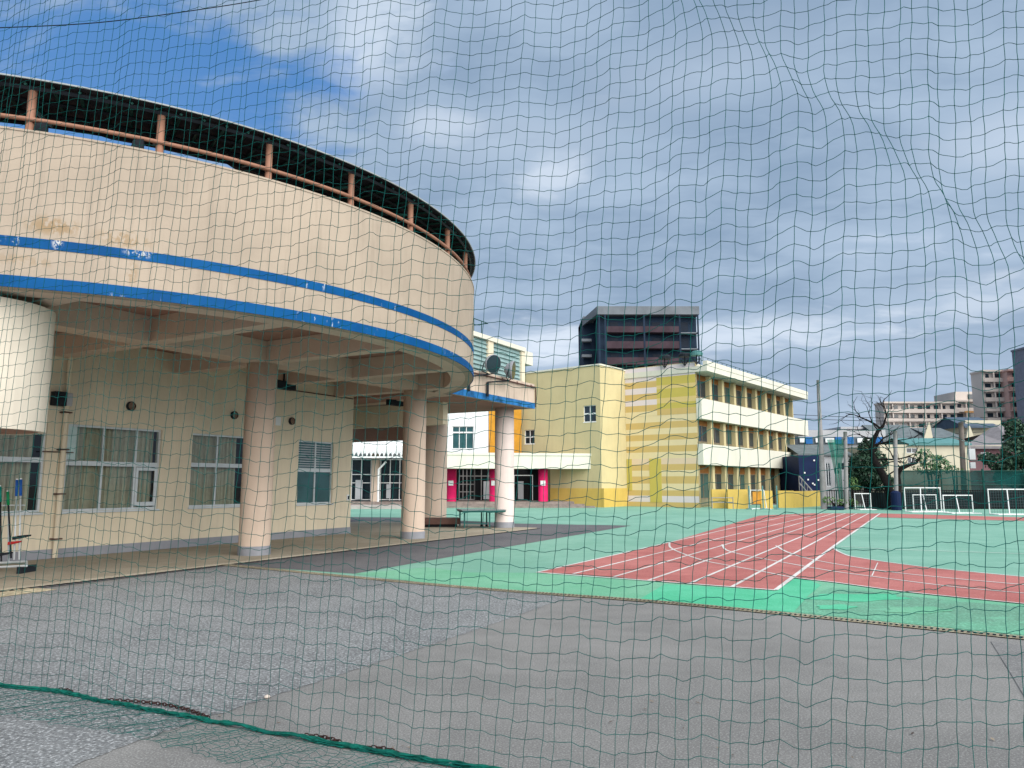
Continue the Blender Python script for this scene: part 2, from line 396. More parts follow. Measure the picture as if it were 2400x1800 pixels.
# pale stains of the patch
for i, (cx_, cy_, l_, w_) in enumerate([(2010, 1402, 230, 9), (2150, 1432, 150, 8), (1960, 1425, 90, 6)]):
    pts = []
    for k in range(22):
        an = 2*math.pi*k/22; rr = 1+0.18*math.sin(5*an+i)
        pts.append(G(cx_+l_*0.5*math.cos(an)*rr, cy_+w_*math.sin(an)*rr))
    sheet('paint_patch', pts, 0.012+0.001*i, EMER if i != 1 else NGREEN)
# dark asphalt wedge between terrace and field
sheet('dark_asphalt', gp((560, 1326), (830, 1345), (1000, 1315), (1200, 1280), (1480, 1232), (1204, 1227), (1060, 1219), (940, 1213), (820, 1212), (700, 1212)) + [(-12, 27.5), (-8, 17)], 0.004, DASPH)
# terrace floor, a low slab
T0, T1, T2 = np.array(G(0, 1375)), np.array(G(545, 1322)), np.array(G(1250, 1240))
td = (T2-T1)/np.hypot(*(T2-T1)); tn = np.array([td[1], -td[0]])
tb = MB(); tfr = Fr(T2, td)
tb.box(tfr, -34, 0.3, -9, 0.0, 0.0, 0.035)
tb.box(tfr, -4, 1.1, -9, -2.6, 0.0, 0.034)
struct(tb.build('terrace_floor', TERR))
gb = MB()
for i in range(90):                                  # grate slots
    a = -20.5+i*0.15
    gb.box(tfr, a, a+0.095, 0.03, 0.20, 0.0, 0.012)
gb.box(tfr, -7.2, 0.25, 0.02, 0.17, 0.0, 0.013)
o = gb.build('terrace_gutter', BLACK); tag(o, 'dark slotted gutter running along the tan terrace edge', 'drain')
sheet('gutter_edge', [tfr.p(-22, 0.02, 0)[:2], tfr.p(-7.0, 0.02, 0)[:2], tfr.p(-7.0, 0.26, 0)[:2], tfr.p(-22, 0.26, 0)[:2]], 0.008, DASPH)
sheet('concrete_strip', gp((0, 1385), (70, 1378), (135, 1383), (0, 1401)) + [(-13, 11.0), (-13, 12)], 0.010, KERBY)

def ribbon(b, pts, wdt, z, m=None):
    pts = [np.array(p) for p in pts]; L = []; 
    for i, p in enumerate(pts):
        t = pts[min(i+1, len(pts)-1)]-pts[max(i-1, 0)]; t = t/np.hypot(*t); nn = np.array([-t[1], t[0]])*wdt/2
        L.append((p-nn, p+nn))
    for i in range(len(L)-1):
        b.poly([(*L[i][0], z), (*L[i+1][0], z), (*L[i+1][1], z), (*L[i][1], z)], m)
def smooth_line(pts, n=8):
    P = [np.array(p, float) for p in pts]; P = [2*P[0]-P[1]]+P+[2*P[-1]-P[-2]]; out = []
    for i in range(1, len(P)-2):
        for k in range(n):
            t = k/n; a, b_, c, d = P[i-1], P[i], P[i+1], P[i+2]
            out.append(0.5*((2*b_)+(-a+c)*t+(2*a-5*b_+4*c-d)*t*t+(-a+3*b_-3*c+d)*t**3))
    out.append(P[-2]); return out
# drain with yellow edging and grate bars
kb = MB(); dl = smooth_line(dr[:5]+[tuple(np.array(dr[4])+e*2)], 6)
def offs(pts, o):
    out = []
    for i, p in enumerate(pts):
        t = np.array(pts[min(i+1, len(pts)-1)])-np.array(pts[max(i-1, 0)]); t = t/np.hypot(*t); out.append(np.array(p)+np.array([-t[1], t[0]])*o)
    return out
ribbon(kb, offs(dl, -0.09), 0.03, 0.014); ribbon(kb, offs(dl, 0.09), 0.03, 0.014)
struct(kb.build('drain_edging', KERBY))
gt = thing('grate_drain', (*dr[3], 0), 'long slotted drain between grey asphalt and green field', 'drain')
gbm = MB(); ribbon(gbm, dl, 0.15, 0.011); gbm.build('channel', BLACK, gt)
gbb = MB(); total = 0; 
dd = np.array(dr[4])-np.array(dr[2]); 
cum = [0]
for i in range(1, len(dl)): cum.append(cum[-1]+np.hypot(*(np.array(dl[i])-np.array(dl[i-1]))))
s_ = 0.0
xs_ = np.array([p[0] for p in dl]); ys_ = np.array([p[1] for p in dl])
while s_ < cum[-1]-0.1:
    x, y = np.interp(s_, cum, xs_), np.interp(s_, cum, ys_); x2, y2 = np.interp(s_+0.02, cum, xs_), np.interp(s_+0.02, cum, ys_)
    f_ = Fr((x, y), (x2-x, y2-y)); gbb.box(f_, 0, 0.026, -0.07, 0.07, 0.012, 0.020); s_ += 0.062 if s_ > 6 else 0.045
gbb.build('grate_bars', asphalt_mat('grate_steel', (0.16, 0.14, 0.10), (0.26, 0.23, 0.17), 0.3, 30), gt)

# ---- running track
def c2(x, y): return (1200+x/1.843, 1150+y/1.843)
near = [(110, 355), (265, 362), (440, 375), (590, 390), (765, 405), (950, 418), (1140, 432)]
nearP = [np.array(G(*c2(*p))) for p in near]
rl_far = np.array(G(2063, 1204)); ll_far = np.array(G(1900, 1203.5))
mid_l = np.array(G(*c2(680, 225)))
trk = [tuple(nearP[0]), tuple(nearP[-1]), tuple(G(*c2(1215, 378)))]
outer = [c2(*p) for p in [(905, 300), (1050, 345), (1215, 378), (1400, 400), (1700, 440), (2212, 492)]]
inner = [c2(*p) for p in [(1385, 245), (1405, 262), (1450, 282), (1500, 292), (1600, 308), (1750, 328), (1900, 345), (2212, 375)]]
oP = smooth_line(gp(*outer), 5); iP = smooth_line(gp(*inner), 6)
ext = lambda P, k: tuple(np.array(P[-1])+(np.array(P[-1])-np.array(P[-3]))*k)
fl = np.array(G(2400, 1213)); fl2 = np.array(G(2400, 1220))
# straight
straight = [tuple(p) for p in nearP] + [tuple(G(*c2(1385, 245))), tuple(rl_far), tuple(ll_far), tuple(G(1780, 1209)), tuple(G(*c2(680, 225)))]
sheet('running_track', straight, 0.012, TRACK)
bend = [tuple(G(*c2(1215, 378)))] + [tuple(p) for p in oP if p[0] > G(*c2(1215, 378))[0]] + [ext(oP, 2)] + [ext(iP, 2)] + [tuple(p) for p in reversed(iP)]
sheet('track_bend', bend, 0.011, TRACK)
sheet('far_track', [tuple(G(1990, 1206)), tuple(G(2063, 1213)), tuple(G(2250, 1218)), tuple(G(2400, 1221)), (40, 33), (42, 36), tuple(G(2400, 1213)), tuple(G(2063, 1203.5))], 0.010, TRACK)
lb = MB(); far_pts = []
nl = 7
for i, p in enumerate(nearP):
    t = i/6; fp = ll_far*(1-t)+rl_far*t
    if i == 0: ribbon(lb, [p, np.array(G(*c2(400, 290))), mid_l, np.array(G(*c2(1000, 152))), np.array(G(*c2(1180, 114))), fp], 0.06, 0.016)
    elif i == 6: ribbon(lb, [p, np.array(G(*c2(1385, 245))), fp], 0.075, 0.016)
    else: ribbon(lb, [p, p*0.5+fp*0.5, fp], 0.06, 0.016)
ribbon(lb, [nearP[0]-0.02, nearP[-1]-0.02], 0.07, 0.0165)
# curved lane lines
for cpts in ([(680, 225), (685, 248), (740, 275), (830, 305), (930, 325), (1080, 352), (1215, 378), (1400, 400), (1700, 440), (2212, 492)],
             [(908, 235), (925, 258), (1000, 280), (1200, 318), (1380, 350), (1540, 372), (1900, 418), (2212, 447)],
             [(1140, 240), (1195, 270), (1320, 305), (1600, 350), (1900, 382), (2212, 410)],
             [(1385, 245), (1405, 262), (1450, 282), (1500, 292), (1600, 308), (1750, 328), (1900, 345), (2212, 375)]):
    L = smooth_line(gp(*[c2(*p) for p in cpts]), 6); ribbon(lb, L+[np.array(ext(L, 2))], 0.055, 0.0175)
sheet('dark_asphalt_patch', gp((2322, 1504), (2400, 1514), (2700, 1552), (2700, 1900), (2560, 1860), (2400, 1632), (2362, 1568)), 0.006, asphalt_mat('patch_asphalt', (0.155, 0.155, 0.155), (0.20, 0.198, 0.195), 0.3, 60))
L = gp(c2(1420, 243), c2(1620, 255), c2(2212, 275)); ribbon(lb, L+[np.array(L[-1])+(np.array(L[-1])-np.array(L[-2]))], 0.05, 0.018)
ribbon(lb, gp(c2(1555, 372), c2(1580, 315)), 0.02, 0.0195)
ribbon(lb, [G(2063, 1213), G(2250, 1217), G(2400, 1220.5)], 0.06, 0.019)
struct(lb.build('track_lines', LINEW))

# ------------------------------------------------------------------ ROUND-FRONTED BUILDING
CX, CY, RR = -10.70, 19.74, 9.64
ZS, ZT, ZR = 4.59, 7.055, 7.86       # soffit, parapet top, roof
bld = thing('round_fronted_building', (W0[0], W0[1], 0), 'cream school building with round overhanging upper storey and two blue stripes', 'building')
holes = [(-12.6, -10.08, 1.06, 3.05), (-9.62, -7.22, 1.06, 3.07), (-6.31, -4.42, 1.07, 3.05), (-2.46, -0.90, 1.05, 3.05)]
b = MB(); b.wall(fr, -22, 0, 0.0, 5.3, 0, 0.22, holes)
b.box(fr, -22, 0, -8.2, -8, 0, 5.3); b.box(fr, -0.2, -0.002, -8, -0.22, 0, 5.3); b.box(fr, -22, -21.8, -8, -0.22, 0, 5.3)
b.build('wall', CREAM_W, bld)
b = MB(); b.box(fr, -22, 0.012, 0.0, 0.02, 0.03, 0.24); b.build('plinth', GREYP, bld)
b = MB(); b.box(fr, -21.7, -0.3, -7.9, -0.3, 0.04, 0.06); b.build('inner_floor', DKBROWN, bld)
# overhanging storey
def ringwall(r0, r1, z0, z1, n=96, a0=-125, a1=75):
    b = MB(); b.lathe((CX, CY), [(r1, z0), (r1, z1), (r0, z1), (r0, z0), (r1, z0)], n, None, a0, a1); return b
A0, A1 = -150, 62
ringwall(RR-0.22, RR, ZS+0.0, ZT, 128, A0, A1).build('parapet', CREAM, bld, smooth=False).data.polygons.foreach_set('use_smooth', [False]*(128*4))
ringwall(RR-0.01, RR+0.012, ZS-0.003, ZS+0.175, 128, A0, A1).build('blue_stripe', BLUE, bld, label='lower blue stripe along the parapet foot')
ringwall(RR-0.01, RR+0.010, ZS+0.62, ZS+0.775, 128, A0, A1).build('blue_stripe', BLUE, bld, label='upper blue stripe with flaked paint')
ringwall(RR-0.24, RR+0.012, ZT-0.03, ZT+0.004, 128, A0, A1).build('coping', CREAM, bld)
ringwall(RR-0.62, RR-0.222, ZS-0.0, ZS+0.5, 96, A0, A1).build('ring_beam', BEAM, bld)
b = MB(); n = 96; ring = [(CX+(RR-0.2)*math.cos(R(A0+(A1-A0)*i/n)), CY+(RR-0.2)*math.sin(R(A0+(A1-A0)*i/n))) for i in range(n+1)]
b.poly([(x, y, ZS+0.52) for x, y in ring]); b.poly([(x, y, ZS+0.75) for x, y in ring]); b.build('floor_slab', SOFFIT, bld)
# beams: one along the columns, cross beams out to the ring
def oc(s, r):            # offset from wall line where the ring is met at station s
    rel = fr.P+fr.d*s-np.array([CX, CY]); bq = rel@fr.n; c = rel@rel-r*r; D = bq*bq-c
    return -bq+math.sqrt(D) if D > 0 else None
colpos = [G(595, 1303), G(967, 1264)]
cs = [(np.array(p)-fr.P)@fr.d for p in colpos]; co_ = [(np.array(p)-fr.P)@fr.n for p in colpos]
OC = sum(co_)/2
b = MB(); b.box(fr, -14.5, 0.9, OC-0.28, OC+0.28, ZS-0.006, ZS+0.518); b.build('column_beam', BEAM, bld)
for k in range(-3, 2):
    s = cs[0]+(cs[1]-cs[0])*0.5*k*1.0
    if k == 1: s = cs[0]+(cs[1]-cs[0])*0.5
    o1 = oc(s, RR-0.5)
    if o1 is None: continue
    b = MB(); b.box(fr, s-0.17, s+0.17, 0.0, OC-0.285, ZS-0.002, ZS+0.515); b.box(fr, s-0.17, s+0.17, OC+0.285, o1, ZS-0.002, ZS+0.515)
    b.build('cross_beam', BEAM, bld)
s = cs[1]; b = MB(); b.box(fr, s-0.2, s+0.2, 0, OC-0.285, ZS-0.004, ZS+0.516); o1 = oc(s, RR-0.5)
if o1 and o1 > OC+0.3: b.box(fr, s-0.2, s+0.2, OC+0.285, o1, ZS-0.004, ZS+0.516)
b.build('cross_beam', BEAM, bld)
for p in colpos:
    b = MB(); b.lathe(p, [(0.36, 0.24), (0.36, ZS-0.008)], 40); c = b.build('column', PINKCOL, bld, smooth=True)
    b = MB(); b.lathe(p, [(0.375, 0.03), (0.375, 0.245)], 40); b.build('column_foot', GREYP, c, smooth=False)
# steel posts, rail, roof above the parapet
for px, py in [(81, 300), (380, 362), (629, 420), (819, 485), (957, 545), (1040, 590), (1085, 628)]:
    pass
post_ang = [-81.3, -70.1, -59.1, -48.2, -37.5, -26.5, -15.4, -4.3, 7.0]
for a in post_ang:
    x, y = CX+(RR-0.16)*math.cos(R(a)), CY+(RR-0.16)*math.sin(R(a))
    b = MB(); b.tube([(x, y, ZT+0.03), (x, y, ZR-0.06)], 0.062, 10); b.build('roof_post', BROWN, bld, smooth=True)
def arc(r, z, a0, a1, n=70): return [(CX+r*math.cos(R(a0+(a1-a0)*i/n)), CY+r*math.sin(R(a0+(a1-a0)*i/n)), z) for i in range(n+1)]
b = MB(); b.tube(arc(RR-0.10, ZT+0.22, -100, 20), 0.036, 8); b.build('handrail', BROWN, bld, smooth=True)
# roof disc cut by a straight inner edge at the far left
P1, P2 = np.array([-8.83, 12.04]), np.array([-5.76, 13.86])
b = MB(); ro = []
ring = arc(RR+0.02, ZR, -118, 62, 110)
e12 = (P2-P1)/np.hypot(*(P2-P1))
poly = [p for p in ring]
inner_pts = [(-9.0, 24.0), (-5.0, 15.6), (-5.55, 13.7)] + [(CX+(RR-(1.76 if a > -66 else 1.58))*math.cos(R(a)), CY+(RR-(1.76 if a > -66 else 1.58))*math.sin(R(a))) for a in range(-52, -120, -3)]
pl = [(x, y) for x, y, z in poly] + inner_pts
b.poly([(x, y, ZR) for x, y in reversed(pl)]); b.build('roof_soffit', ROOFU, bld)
b = MB(); b.poly([(x, y, ZR+0.022) for x, y in pl]); b.lathe((CX, CY), [(RR+0.02, ZR+0.001), (RR+0.045, ZR+0.001), (RR+0.045, ZR+0.025), (RR+0.02, ZR+0.025)], 110, None, -118, 62); b.build('roof_sheet', ROOFT, bld)
b = MB()
for r_ in (RR-0.10, RR-0.55, RR-1.0, RR-1.45): b.tube(arc(r_, ZR-0.07, -105, 40, 60), 0.035, 4)
b.build('roof_purlins', DARKST, bld)
b = MB()
for i in range(60):
    a = -108+i*2.2; c, s_ = math.cos(R(a)), math.sin(R(a))
    b.tube([(CX+(RR-0.05)*c, CY+(RR-0.05)*s_, ZR-0.04), (CX+(RR-1.5)*c, CY+(RR-1.5)*s_, ZR-0.04)], 0.028, 4)
for a in post_ang:
    c, s_ = math.cos(R(a)), math.sin(R(a))
    b.tube([(CX+(RR-0.2)*c, CY+(RR-0.2)*s_, ZT+0.45), (CX+(RR-1.4)*c, CY+(RR-1.4)*s_, ZR-0.08)], 0.035, 5)
b.build('roof_rafters', DARKGRN, bld)
for px, py in ((96, 301), (322, 344)):
    P = None
    a, z = 0, 0
    r_ = ray(px, py); x0 = CX; aa = r_[0]**2+r_[1]**2; bb = -2*(r_[0]*CX+r_[1]*CY); cc = CX*CX+CY*CY-(RR-0.15)**2
    t = (-bb-math.sqrt(bb*bb-4*aa*cc))/(2*aa); x, y, z = r_[0]*t, r_[1]*t, CH+r_[2]*t
    f_ = Fr((x, y), (0.95, 0.3)); b = MB(); b.hexa([f_.p(-.09, -.06, ZT+.045), f_.p(.09, -.06, ZT+.045), f_.p(.09, .05, ZT+.045), f_.p(-.09, .05, ZT+.045)], [f_.p(-.05, 0, ZT+.16), f_.p(.10, 0, ZT+.19), f_.p(.10, .09, ZT+.19), f_.p(-.05, .09, ZT+.16)])
    b.build('parapet_lamp', DARKST, bld)

def on_parapet(px, py, z):
    r_ = ray(px, py); r_r = RR; aa = r_[0]**2+r_[1]**2; bb = -2*(r_[0]*CX+r_[1]*CY); cc = CX*CX+CY*CY-r_r**2
    t = (-bb-math.sqrt(bb*bb-4*aa*cc))/(2*aa); return (r_[0]*t, r_[1]*t, z if z is not None else CH+r_[2]*t)
def add_marks(m, marks, col, amt, thr, nscale):
    n = N(m.node_tree); b_ = m.node_tree.nodes['Principled BSDF']; src = b_.inputs['Base Color'].links[0].from_socket
    g = n.new('ShaderNodeNewGeometry').outputs['Position']; nz = n.noise(n.vscale(g, (1, 1, 0.6)), nscale, 4, 0.7)
    for (c, sx, sz, k) in marks:
        v = n.new('ShaderNodeVectorMath', operation='SUBTRACT'); n.link(g, v.inputs[0]); v.inputs[1].default_value = c
        l = n.new('ShaderNodeVectorMath', operation='LENGTH'); n.link(n.vscale(v.outputs[0], (1/sx, 1/sx, 1/sz)), l.inputs[0])
        f = n.math('MULTIPLY', n.smooth(l.outputs[1], 1.0, 0.25), n.smooth(nz, thr, thr+0.10))
        src = n.mix(n.math('MULTIPLY', f, amt*k), src, col)
    n.link(src, b_.inputs['Base Color'])
add_marks(CREAM, [(on_parapet(125, 530, None), 0.5, 0.22, 1), (on_parapet(290, 560, None), 0.55, 0.2, 0.8), (on_parapet(310, 640, None), 0.12, 0.30, 0.7), (on_parapet(960, 745, None), 0.6, 0.15, 0.6), (on_parapet(60, 610, None), 0.7, 0.12, 0.5), (on_parapet(540, 640, None), 0.5, 0.12, 0.5), (on_parapet(820, 760, None), 0.5, 0.1, 0.5)], (0.30, 0.20, 0.10), 0.75, 0.44, 7)
add_marks(BLUE, [(on_parapet(325, 592, None), 0.28, 0.12, 1), (on_parapet(135, 570, None), 0.10, 0.14, 1), (on_parapet(37, 562, None), 0.07, 0.12, 1), (on_parapet(719, 672, None), 0.03, 0.10, 1)], (0.55, 0.56, 0.55), 0.95, 0.49, 22)
# windows of the ground floor
def window(parent, f_, a0, a1, z0, z1, o, vs, trans, curtain=True, pane=None, louvre_top=False, deep=0.07, name='window', fm=ALU, fw=0.05):
    b = MB(); t = 0.05
    b.box(f_, a0, a1, o-deep, o, z0, z0+fw); b.box(f_, a0, a1, o-deep, o, z1-fw, z1)
    b.box(f_, a0, a0+fw, o-deep, o, z0+fw, z1-fw); b.box(f_, a1-fw, a1, o-deep, o, z0+fw, z1-fw)
    for v in vs: b.box(f_, v-fw*0.5, v+fw*0.5, o-deep+0.006, o-0.004, z0+fw, z1-fw)
    if trans is not None:
        segs = [a0+fw]+list(vs)+[a1-fw]
        for i in range(len(segs)-1): b.box(f_, segs[i]+fw*0.5*(i > 0), segs[i+1]-fw*0.5*(i < len(segs)-2), o-deep+0.008, o-0.002, trans-0.055, trans+0.055)
    b.box(f_, a0-0.03, a1+0.03, o+0.002, o+0.10, z0-0.045, z0-0.003)
    wdw = b.build(name, fm, parent)
    b = MB(); b.poly([f_.p(a0+fw, o-deep*0.5, z0+fw), f_.p(a1-fw, o-deep*0.5, z0+fw), f_.p(a1-fw, o-deep*0.5, z1-fw), f_.p(a0+fw, o-deep*0.5, z1-fw)])
    b.build('pane', pane or PANE, wdw)
    if louvre_top:
        b = MB(); zz_ = trans+0.07
        while zz_ < z1-fw:
            b.hexa([f_.p(a0+fw, o-0.05, zz_), f_.p(a1-fw, o-0.05, zz_), f_.p(a1-fw, o-0.0, zz_-0.03), f_.p(a0+fw, o-0.0, zz_-0.03)],
                   [f_.p(a0+fw, o-0.05, zz_+0.012), f_.p(a1-fw, o-0.05, zz_+0.012), f_.p(a1-fw, o-0.0, zz_-0.018), f_.p(a0+fw, o-0.0, zz_-0.018)]); zz_ += 0.075
        b.build('louvre', ALU, wdw)
    if curtain:
        b = MB(); k = int((a1-a0)/0.02); prev = None; ph = random.random()*6
        for i in range(k+1):
            a = a0+(a1-a0)*i/k
            w_ = 0.055*math.sin(a*44+ph+1.5*math.sin(a*5.1))+0.022*math.sin(a*97+ph)
            q = (f_.p(a, o-0.25+w_, z0-0.1), f_.p(a, o-0.25+w_*0.8, z1+0.1))
            if prev and not (curtain == 'gap' and a > a1-0.16): b.poly([prev[0], q[0], q[1], prev[1]])
            prev = q
        b.build('curtain', CURT, wdw)
        b = MB(); b.poly([f_.p(a0-0.2, o-0.42, z0-0.2), f_.p(a1+0.2, o-0.42, z0-0.2), f_.p(a1+0.2, o-0.42, z1+0.2), f_.p(a0-0.2, o-0.42, z1+0.2)]); b.build('dark_backing', BLACK, wdw)  # added black sheet behind the curtain, stands in for a dim room
    return wdw
window(bld, fr, *holes[0], -0.06, [-11.3], 2.22, curtain='gap')
wA = window(bld, fr, *holes[1], -0.06, [-8.72, -7.87], 2.17)
b = MB(); a0, a1 = -7.84, -7.27                      # the framed door leaf in the right light
for q in ((a0, a0+0.06, 1.14, 2.10), (a1-0.06, a1, 1.14, 2.10), (a0+0.06, a1-0.06, 1.14, 1.24), (a0+0.06, a1-0.06, 2.02, 2.10)): b.box(fr, q[0], q[1], -0.075, -0.045, q[2], q[3])
b.build('sash', ALU, wA)
b = MB(); b.box(fr, -9.57, -9.36, -0.115, -0.10, 2.25, 3.02); b.build('vent_panel', WHITEM, wA)
window(bld, fr, *holes[2], -0.06, [-5.45], 2.20, curtain='gap')
window(bld, fr, *holes[3], -0.06, [-1.66], 2.12, curtain=False, pane=TEALGL, louvre_top=True)
b = MB(); b.box(fr, -2.42, -0.93, -0.14, -0.12, 2.15, 3.02); b.build('louvre_back', DKBROWN, bld)
# wall fittings
for px, py in [(307, 952), (549, 973), (684, 987)]:
    s_, z_ = fr.hit(px, py, 0.03)
    pts = []; b = MB(); n = 20
    for k, (o_, r_) in enumerate(((0.002, 0.115), (0.06, 0.115), (0.09, 0.10))):
        pts.append([fr.p(s_+r_*math.cos(2*math.pi*i/n), o_, z_+r_*math.sin(2*math.pi*i/n)) for i in range(n)])
    for k in range(2):
        for i in range(n): b.poly([pts[k][i], pts[k][(i+1) % n], pts[k+1][(i+1) % n], pts[k+1][i]])
    hood = b.build('vent_cap', DARKST, bld)
    b = MB()
    for j in range(5): b.box(fr, s_-0.085, s_+0.085, 0.045, 0.075, z_-0.07+j*0.033, z_-0.055+j*0.033)
    b.build('vent_grille', BROWN, hood)
s_, z_ = fr.hit(141, 935)
b = MB(); b.box(fr, s_-0.22, s_+0.05, 0.0, 0.20, z_-0.17, z_+0.15); wl = b.build('wall_speaker', DARKST, bld, bevel=0.01)
b = MB(); b.box(fr, s_+0.055, s_+0.20, 0.0, 0.16, z_-0.16, z_+0.14); b.build('speaker_box', HGREY, bld, bevel=0.01)
s_, z_ = fr.hit(131, 1200)
b = MB(); b.tube([fr.p(s_, 0.10, 0.05), fr.p(s_, 0.10, ZS)], 0.055, 12); dp = b.build('downpipe', CREAM_W, bld, smooth=True)
for z_ in (0.45, 1.45, 2.45, 3.3):
    b = MB(); b.box(fr, s_-0.10, s_+0.10, 0.0, 0.17, z_, z_+0.03); b.build('pipe_bracket', DKBROWN, dp)
s0_, z0_ = fr.hit(98, 1058); s1_, z1_ = fr.hit(160, 1060)
b = MB(); b.tube([fr.p(s0_, 0.03, z0_), fr.p(s1_+0.1, 0.03, z0_)], 0.014, 6); b.build('conduit', DKBROWN, bld)
s0_, z0_ = fr.hit(648, 910); s1_, z1_ = fr.hit(820, 935)
b = MB(); b.tube([fr.p(s0_, 0.06, z0_), fr.p(-0.1, 0.06, z0_)], 0.02, 6); b.build('conduit', DKBROWN, bld)
s_, z_ = fr.hit(650, 987); b = MB(); b.box(fr, s_-0.08, s_+0.12, 0.003, 0.02, z_-0.13, z_+0.13); b.build('notice_plate', WHITE, bld)
s_, z_ = fr.hit(815, 1166); b = MB(); b.box(fr, s_-0.07, s_+0.07, 0.003, 0.03, z_-0.10, z_+0.10); b.build('switch_box', WHITE, bld)
b = MB(); b.box(fr, s_-0.03, s_+0.03, 0.031, 0.04, z_-0.06, z_+0.05); b.build('switch', DARKST, bld)
def soffit_speaker(px, py, Y, w_, h_):
    p = A(px, py, Y); f_ = Fr((p.x, p.y), fr.d); b = MB(); b.box(f_, -w_/2, w_/2, -0.12, 0.12, p.z-h_/2, p.z+h_/2)
    b.tube([(p.x, p.y, p.z), (p.x, p.y, ZS+0.3)], 0.03, 6); return b.build('hanging_speaker', DARKST, bld, bevel=0.01)
soffit_speaker(665, 903, 21.5, 0.75, 0.24); soffit_speaker(927, 940, 26.0, 0.75, 0.32)

# white drum-shaped stair parapet hanging at the far left
dc = (-8.55, 11.58)
b = MB(); b.lathe(dc, [(1.06, 2.52), (1.06, 4.50), (0.96, 4.50), (0.96, 2.52), (1.06, 2.52)], 48, caps=False)
drum = b.build('stair_drum', mat('drum_white', (0.66, 0.60, 0.50), 0.8, 0.05, 1, streak=0.1), None, smooth=False)
for p_ in drum.data.polygons: p_.use_smooth = False
b2 = MB(); b2.lathe(dc, [(0.0, 2.53), (0.955, 2.53)], 40, caps=False); b2.build('drum_floor', SOFFIT, drum)
b2 = MB(); b2.lathe((dc[0]-0.3, dc[1]+0.3), [(0.2, 0.0), (0.2, 2.555)], 20); b2.build('drum_post', PINKCOL, drum, smooth=True)
tag(drum, 'pale rounded drum hanging under the blue striped parapet at far left', 'balcony')

# ------------------------------------------------------------------ ANNEX with glazed upper storey
OA = 3.87
anx = thing('glazed_annex', fr.p(4, 0, 0), 'annex with turquoise louvred upper storey and streaked blue edged canopy', 'building')
sE = (np.array([0.88, 28.75])-fr.P)@fr.d
b = MB(); b.box(fr, 0.3, sE, OA-0.15, OA, ZS, 5.55); b.box(fr, sE-0.15, sE-0.002, -6, OA-0.152, ZS, 5.55)
STREAKY = mat('streaked_render', (0.58, 0.47, 0.38), 0.85, 0.06, 1, streak=1.0, grime=0.5)
b.build('canopy_fascia', STREAKY, anx)
BLUEW = mat('worn_blue', (0.02, 0.12, 0.30), 0.6, 0.5, 2.5)
b = MB(); b.box(fr, 0.3, sE+0.012, OA, OA+0.012, ZS-0.005, ZS+0.22); b.build('blue_stripe', BLUEW, anx)
b = MB(); b.box(fr, 0.1, sE-0.16, -6, OA-0.16, ZS+0.02, ZS+0.25); b.build('canopy_slab', SOFFIT, anx)
p = G(1182, 1238); b = MB(); b.lathe(p, [(0.37, 0.24), (0.37, ZS+0.02)], 40); c = b.build('column', mat('column_white', (0.62, 0.54, 0.50), 0.8, 0.05, 1, streak=0.15), anx, smooth=True)
b = MB(); b.lathe(p, [(0.385, 0.02), (0.385, 0.245)], 40); b.build('column_foot', GREYP, c)
p4 = G(1015, 1230); b = MB(); b.lathe(p4, [(0.55, 0.0), (0.55, ZS+0.02)], 40); b.build('column', PINKCOL, anx, smooth=True, label='thick column standing behind the brown box')
s4 = (np.array(p4)-fr.P)@fr.d; o4 = (np.array(p4)-fr.P)@fr.n
b = MB(); b.box(fr, 2.3, 2.6, -6, 2.15, 3.80, ZS+0.015); b.build('cross_beam', CREAM_W, anx)
b = MB(); b.box(fr, s4-0.2, s4+0.25, -8, o4+0.3, 3.55, ZS+0.012); b.build('cross_beam', SOFFIT, anx)
# back wall of the passage seen as a cream pier
# glazed box
og = OA-0.42
sg1 = sE-0.1; z_b = 5.5; _, z_t = fr.hit(1245, 832, og)
b = MB(); b.box(fr, -2.0, sg1-0.25, og-0.06, og-0.04, z_b, z_t); b.build('glazing', LOUVRE, anx)
b = MB(); zc = z_b+0.1
while zc < z_t-0.05:
    b.hexa([fr.p(-2, og-0.03, zc), fr.p(sg1-0.3, og-0.03, zc), fr.p(sg1-0.3, og+0.02, zc-0.02), fr.p(-2, og+0.02, zc-0.02)], [fr.p(-2, og-0.03, zc+0.02), fr.p(sg1-0.3, og-0.03, zc+0.02), fr.p(sg1-0.3, og+0.02, zc), fr.p(-2, og+0.02, zc)]); zc += 0.16
b.build('louvre_blades', mat('blade', (0.27, 0.38, 0.38), 0.4, 0.1, 3), anx)
sm, _ = fr.hit(1148, 830, og)
b = MB(); b.box(fr, sm-0.18, sm+0.18, og-0.10, og+0.05, z_b-0.1, z_t+0.02); b.build('mullion', CREAM_W, anx); b = MB(); b.box(fr, sg1-0.26, sg1, og-0.3, og+0.05, z_b-0.1, z_t+0.02); b.build('mullion', CREAM_W, anx)
b = MB(); b.box(fr, -2, sg1+0.002, og-0.32, og+0.10, z_t+0.022, z_t+0.18); b.box(fr, sg1-0.2, sg1+0.75, og-0.5, og-0.0, z_t-0.42, z_t+0.10); b.build('eaves_beam', CREAMB, anx)
b = MB(); b.box(fr, -2, sg1-0.3, -6, og-0.33, z_t-0.1, z_t+0.05); b.box(fr, sg1-0.35, sg1-0.3, -6, og-0.35, z_b, z_t-0.1); b.build('annex_roof', CREAM_W, anx)
s_a, _ = fr.hit(1255, 917, OA+0.05)
b = MB(); b.tube([fr.p(sE-5.5, OA+0.06, 5.42), fr.p(sE, OA+0.06, 5.42)], 0.03, 6)
for q in range(5): b.tube([fr.p(sE-0.3-q*1.1, OA+0.06, 5.40), fr.p(sE-0.3-q*1.1, OA-0.02, 5.50)], 0.03, 5)
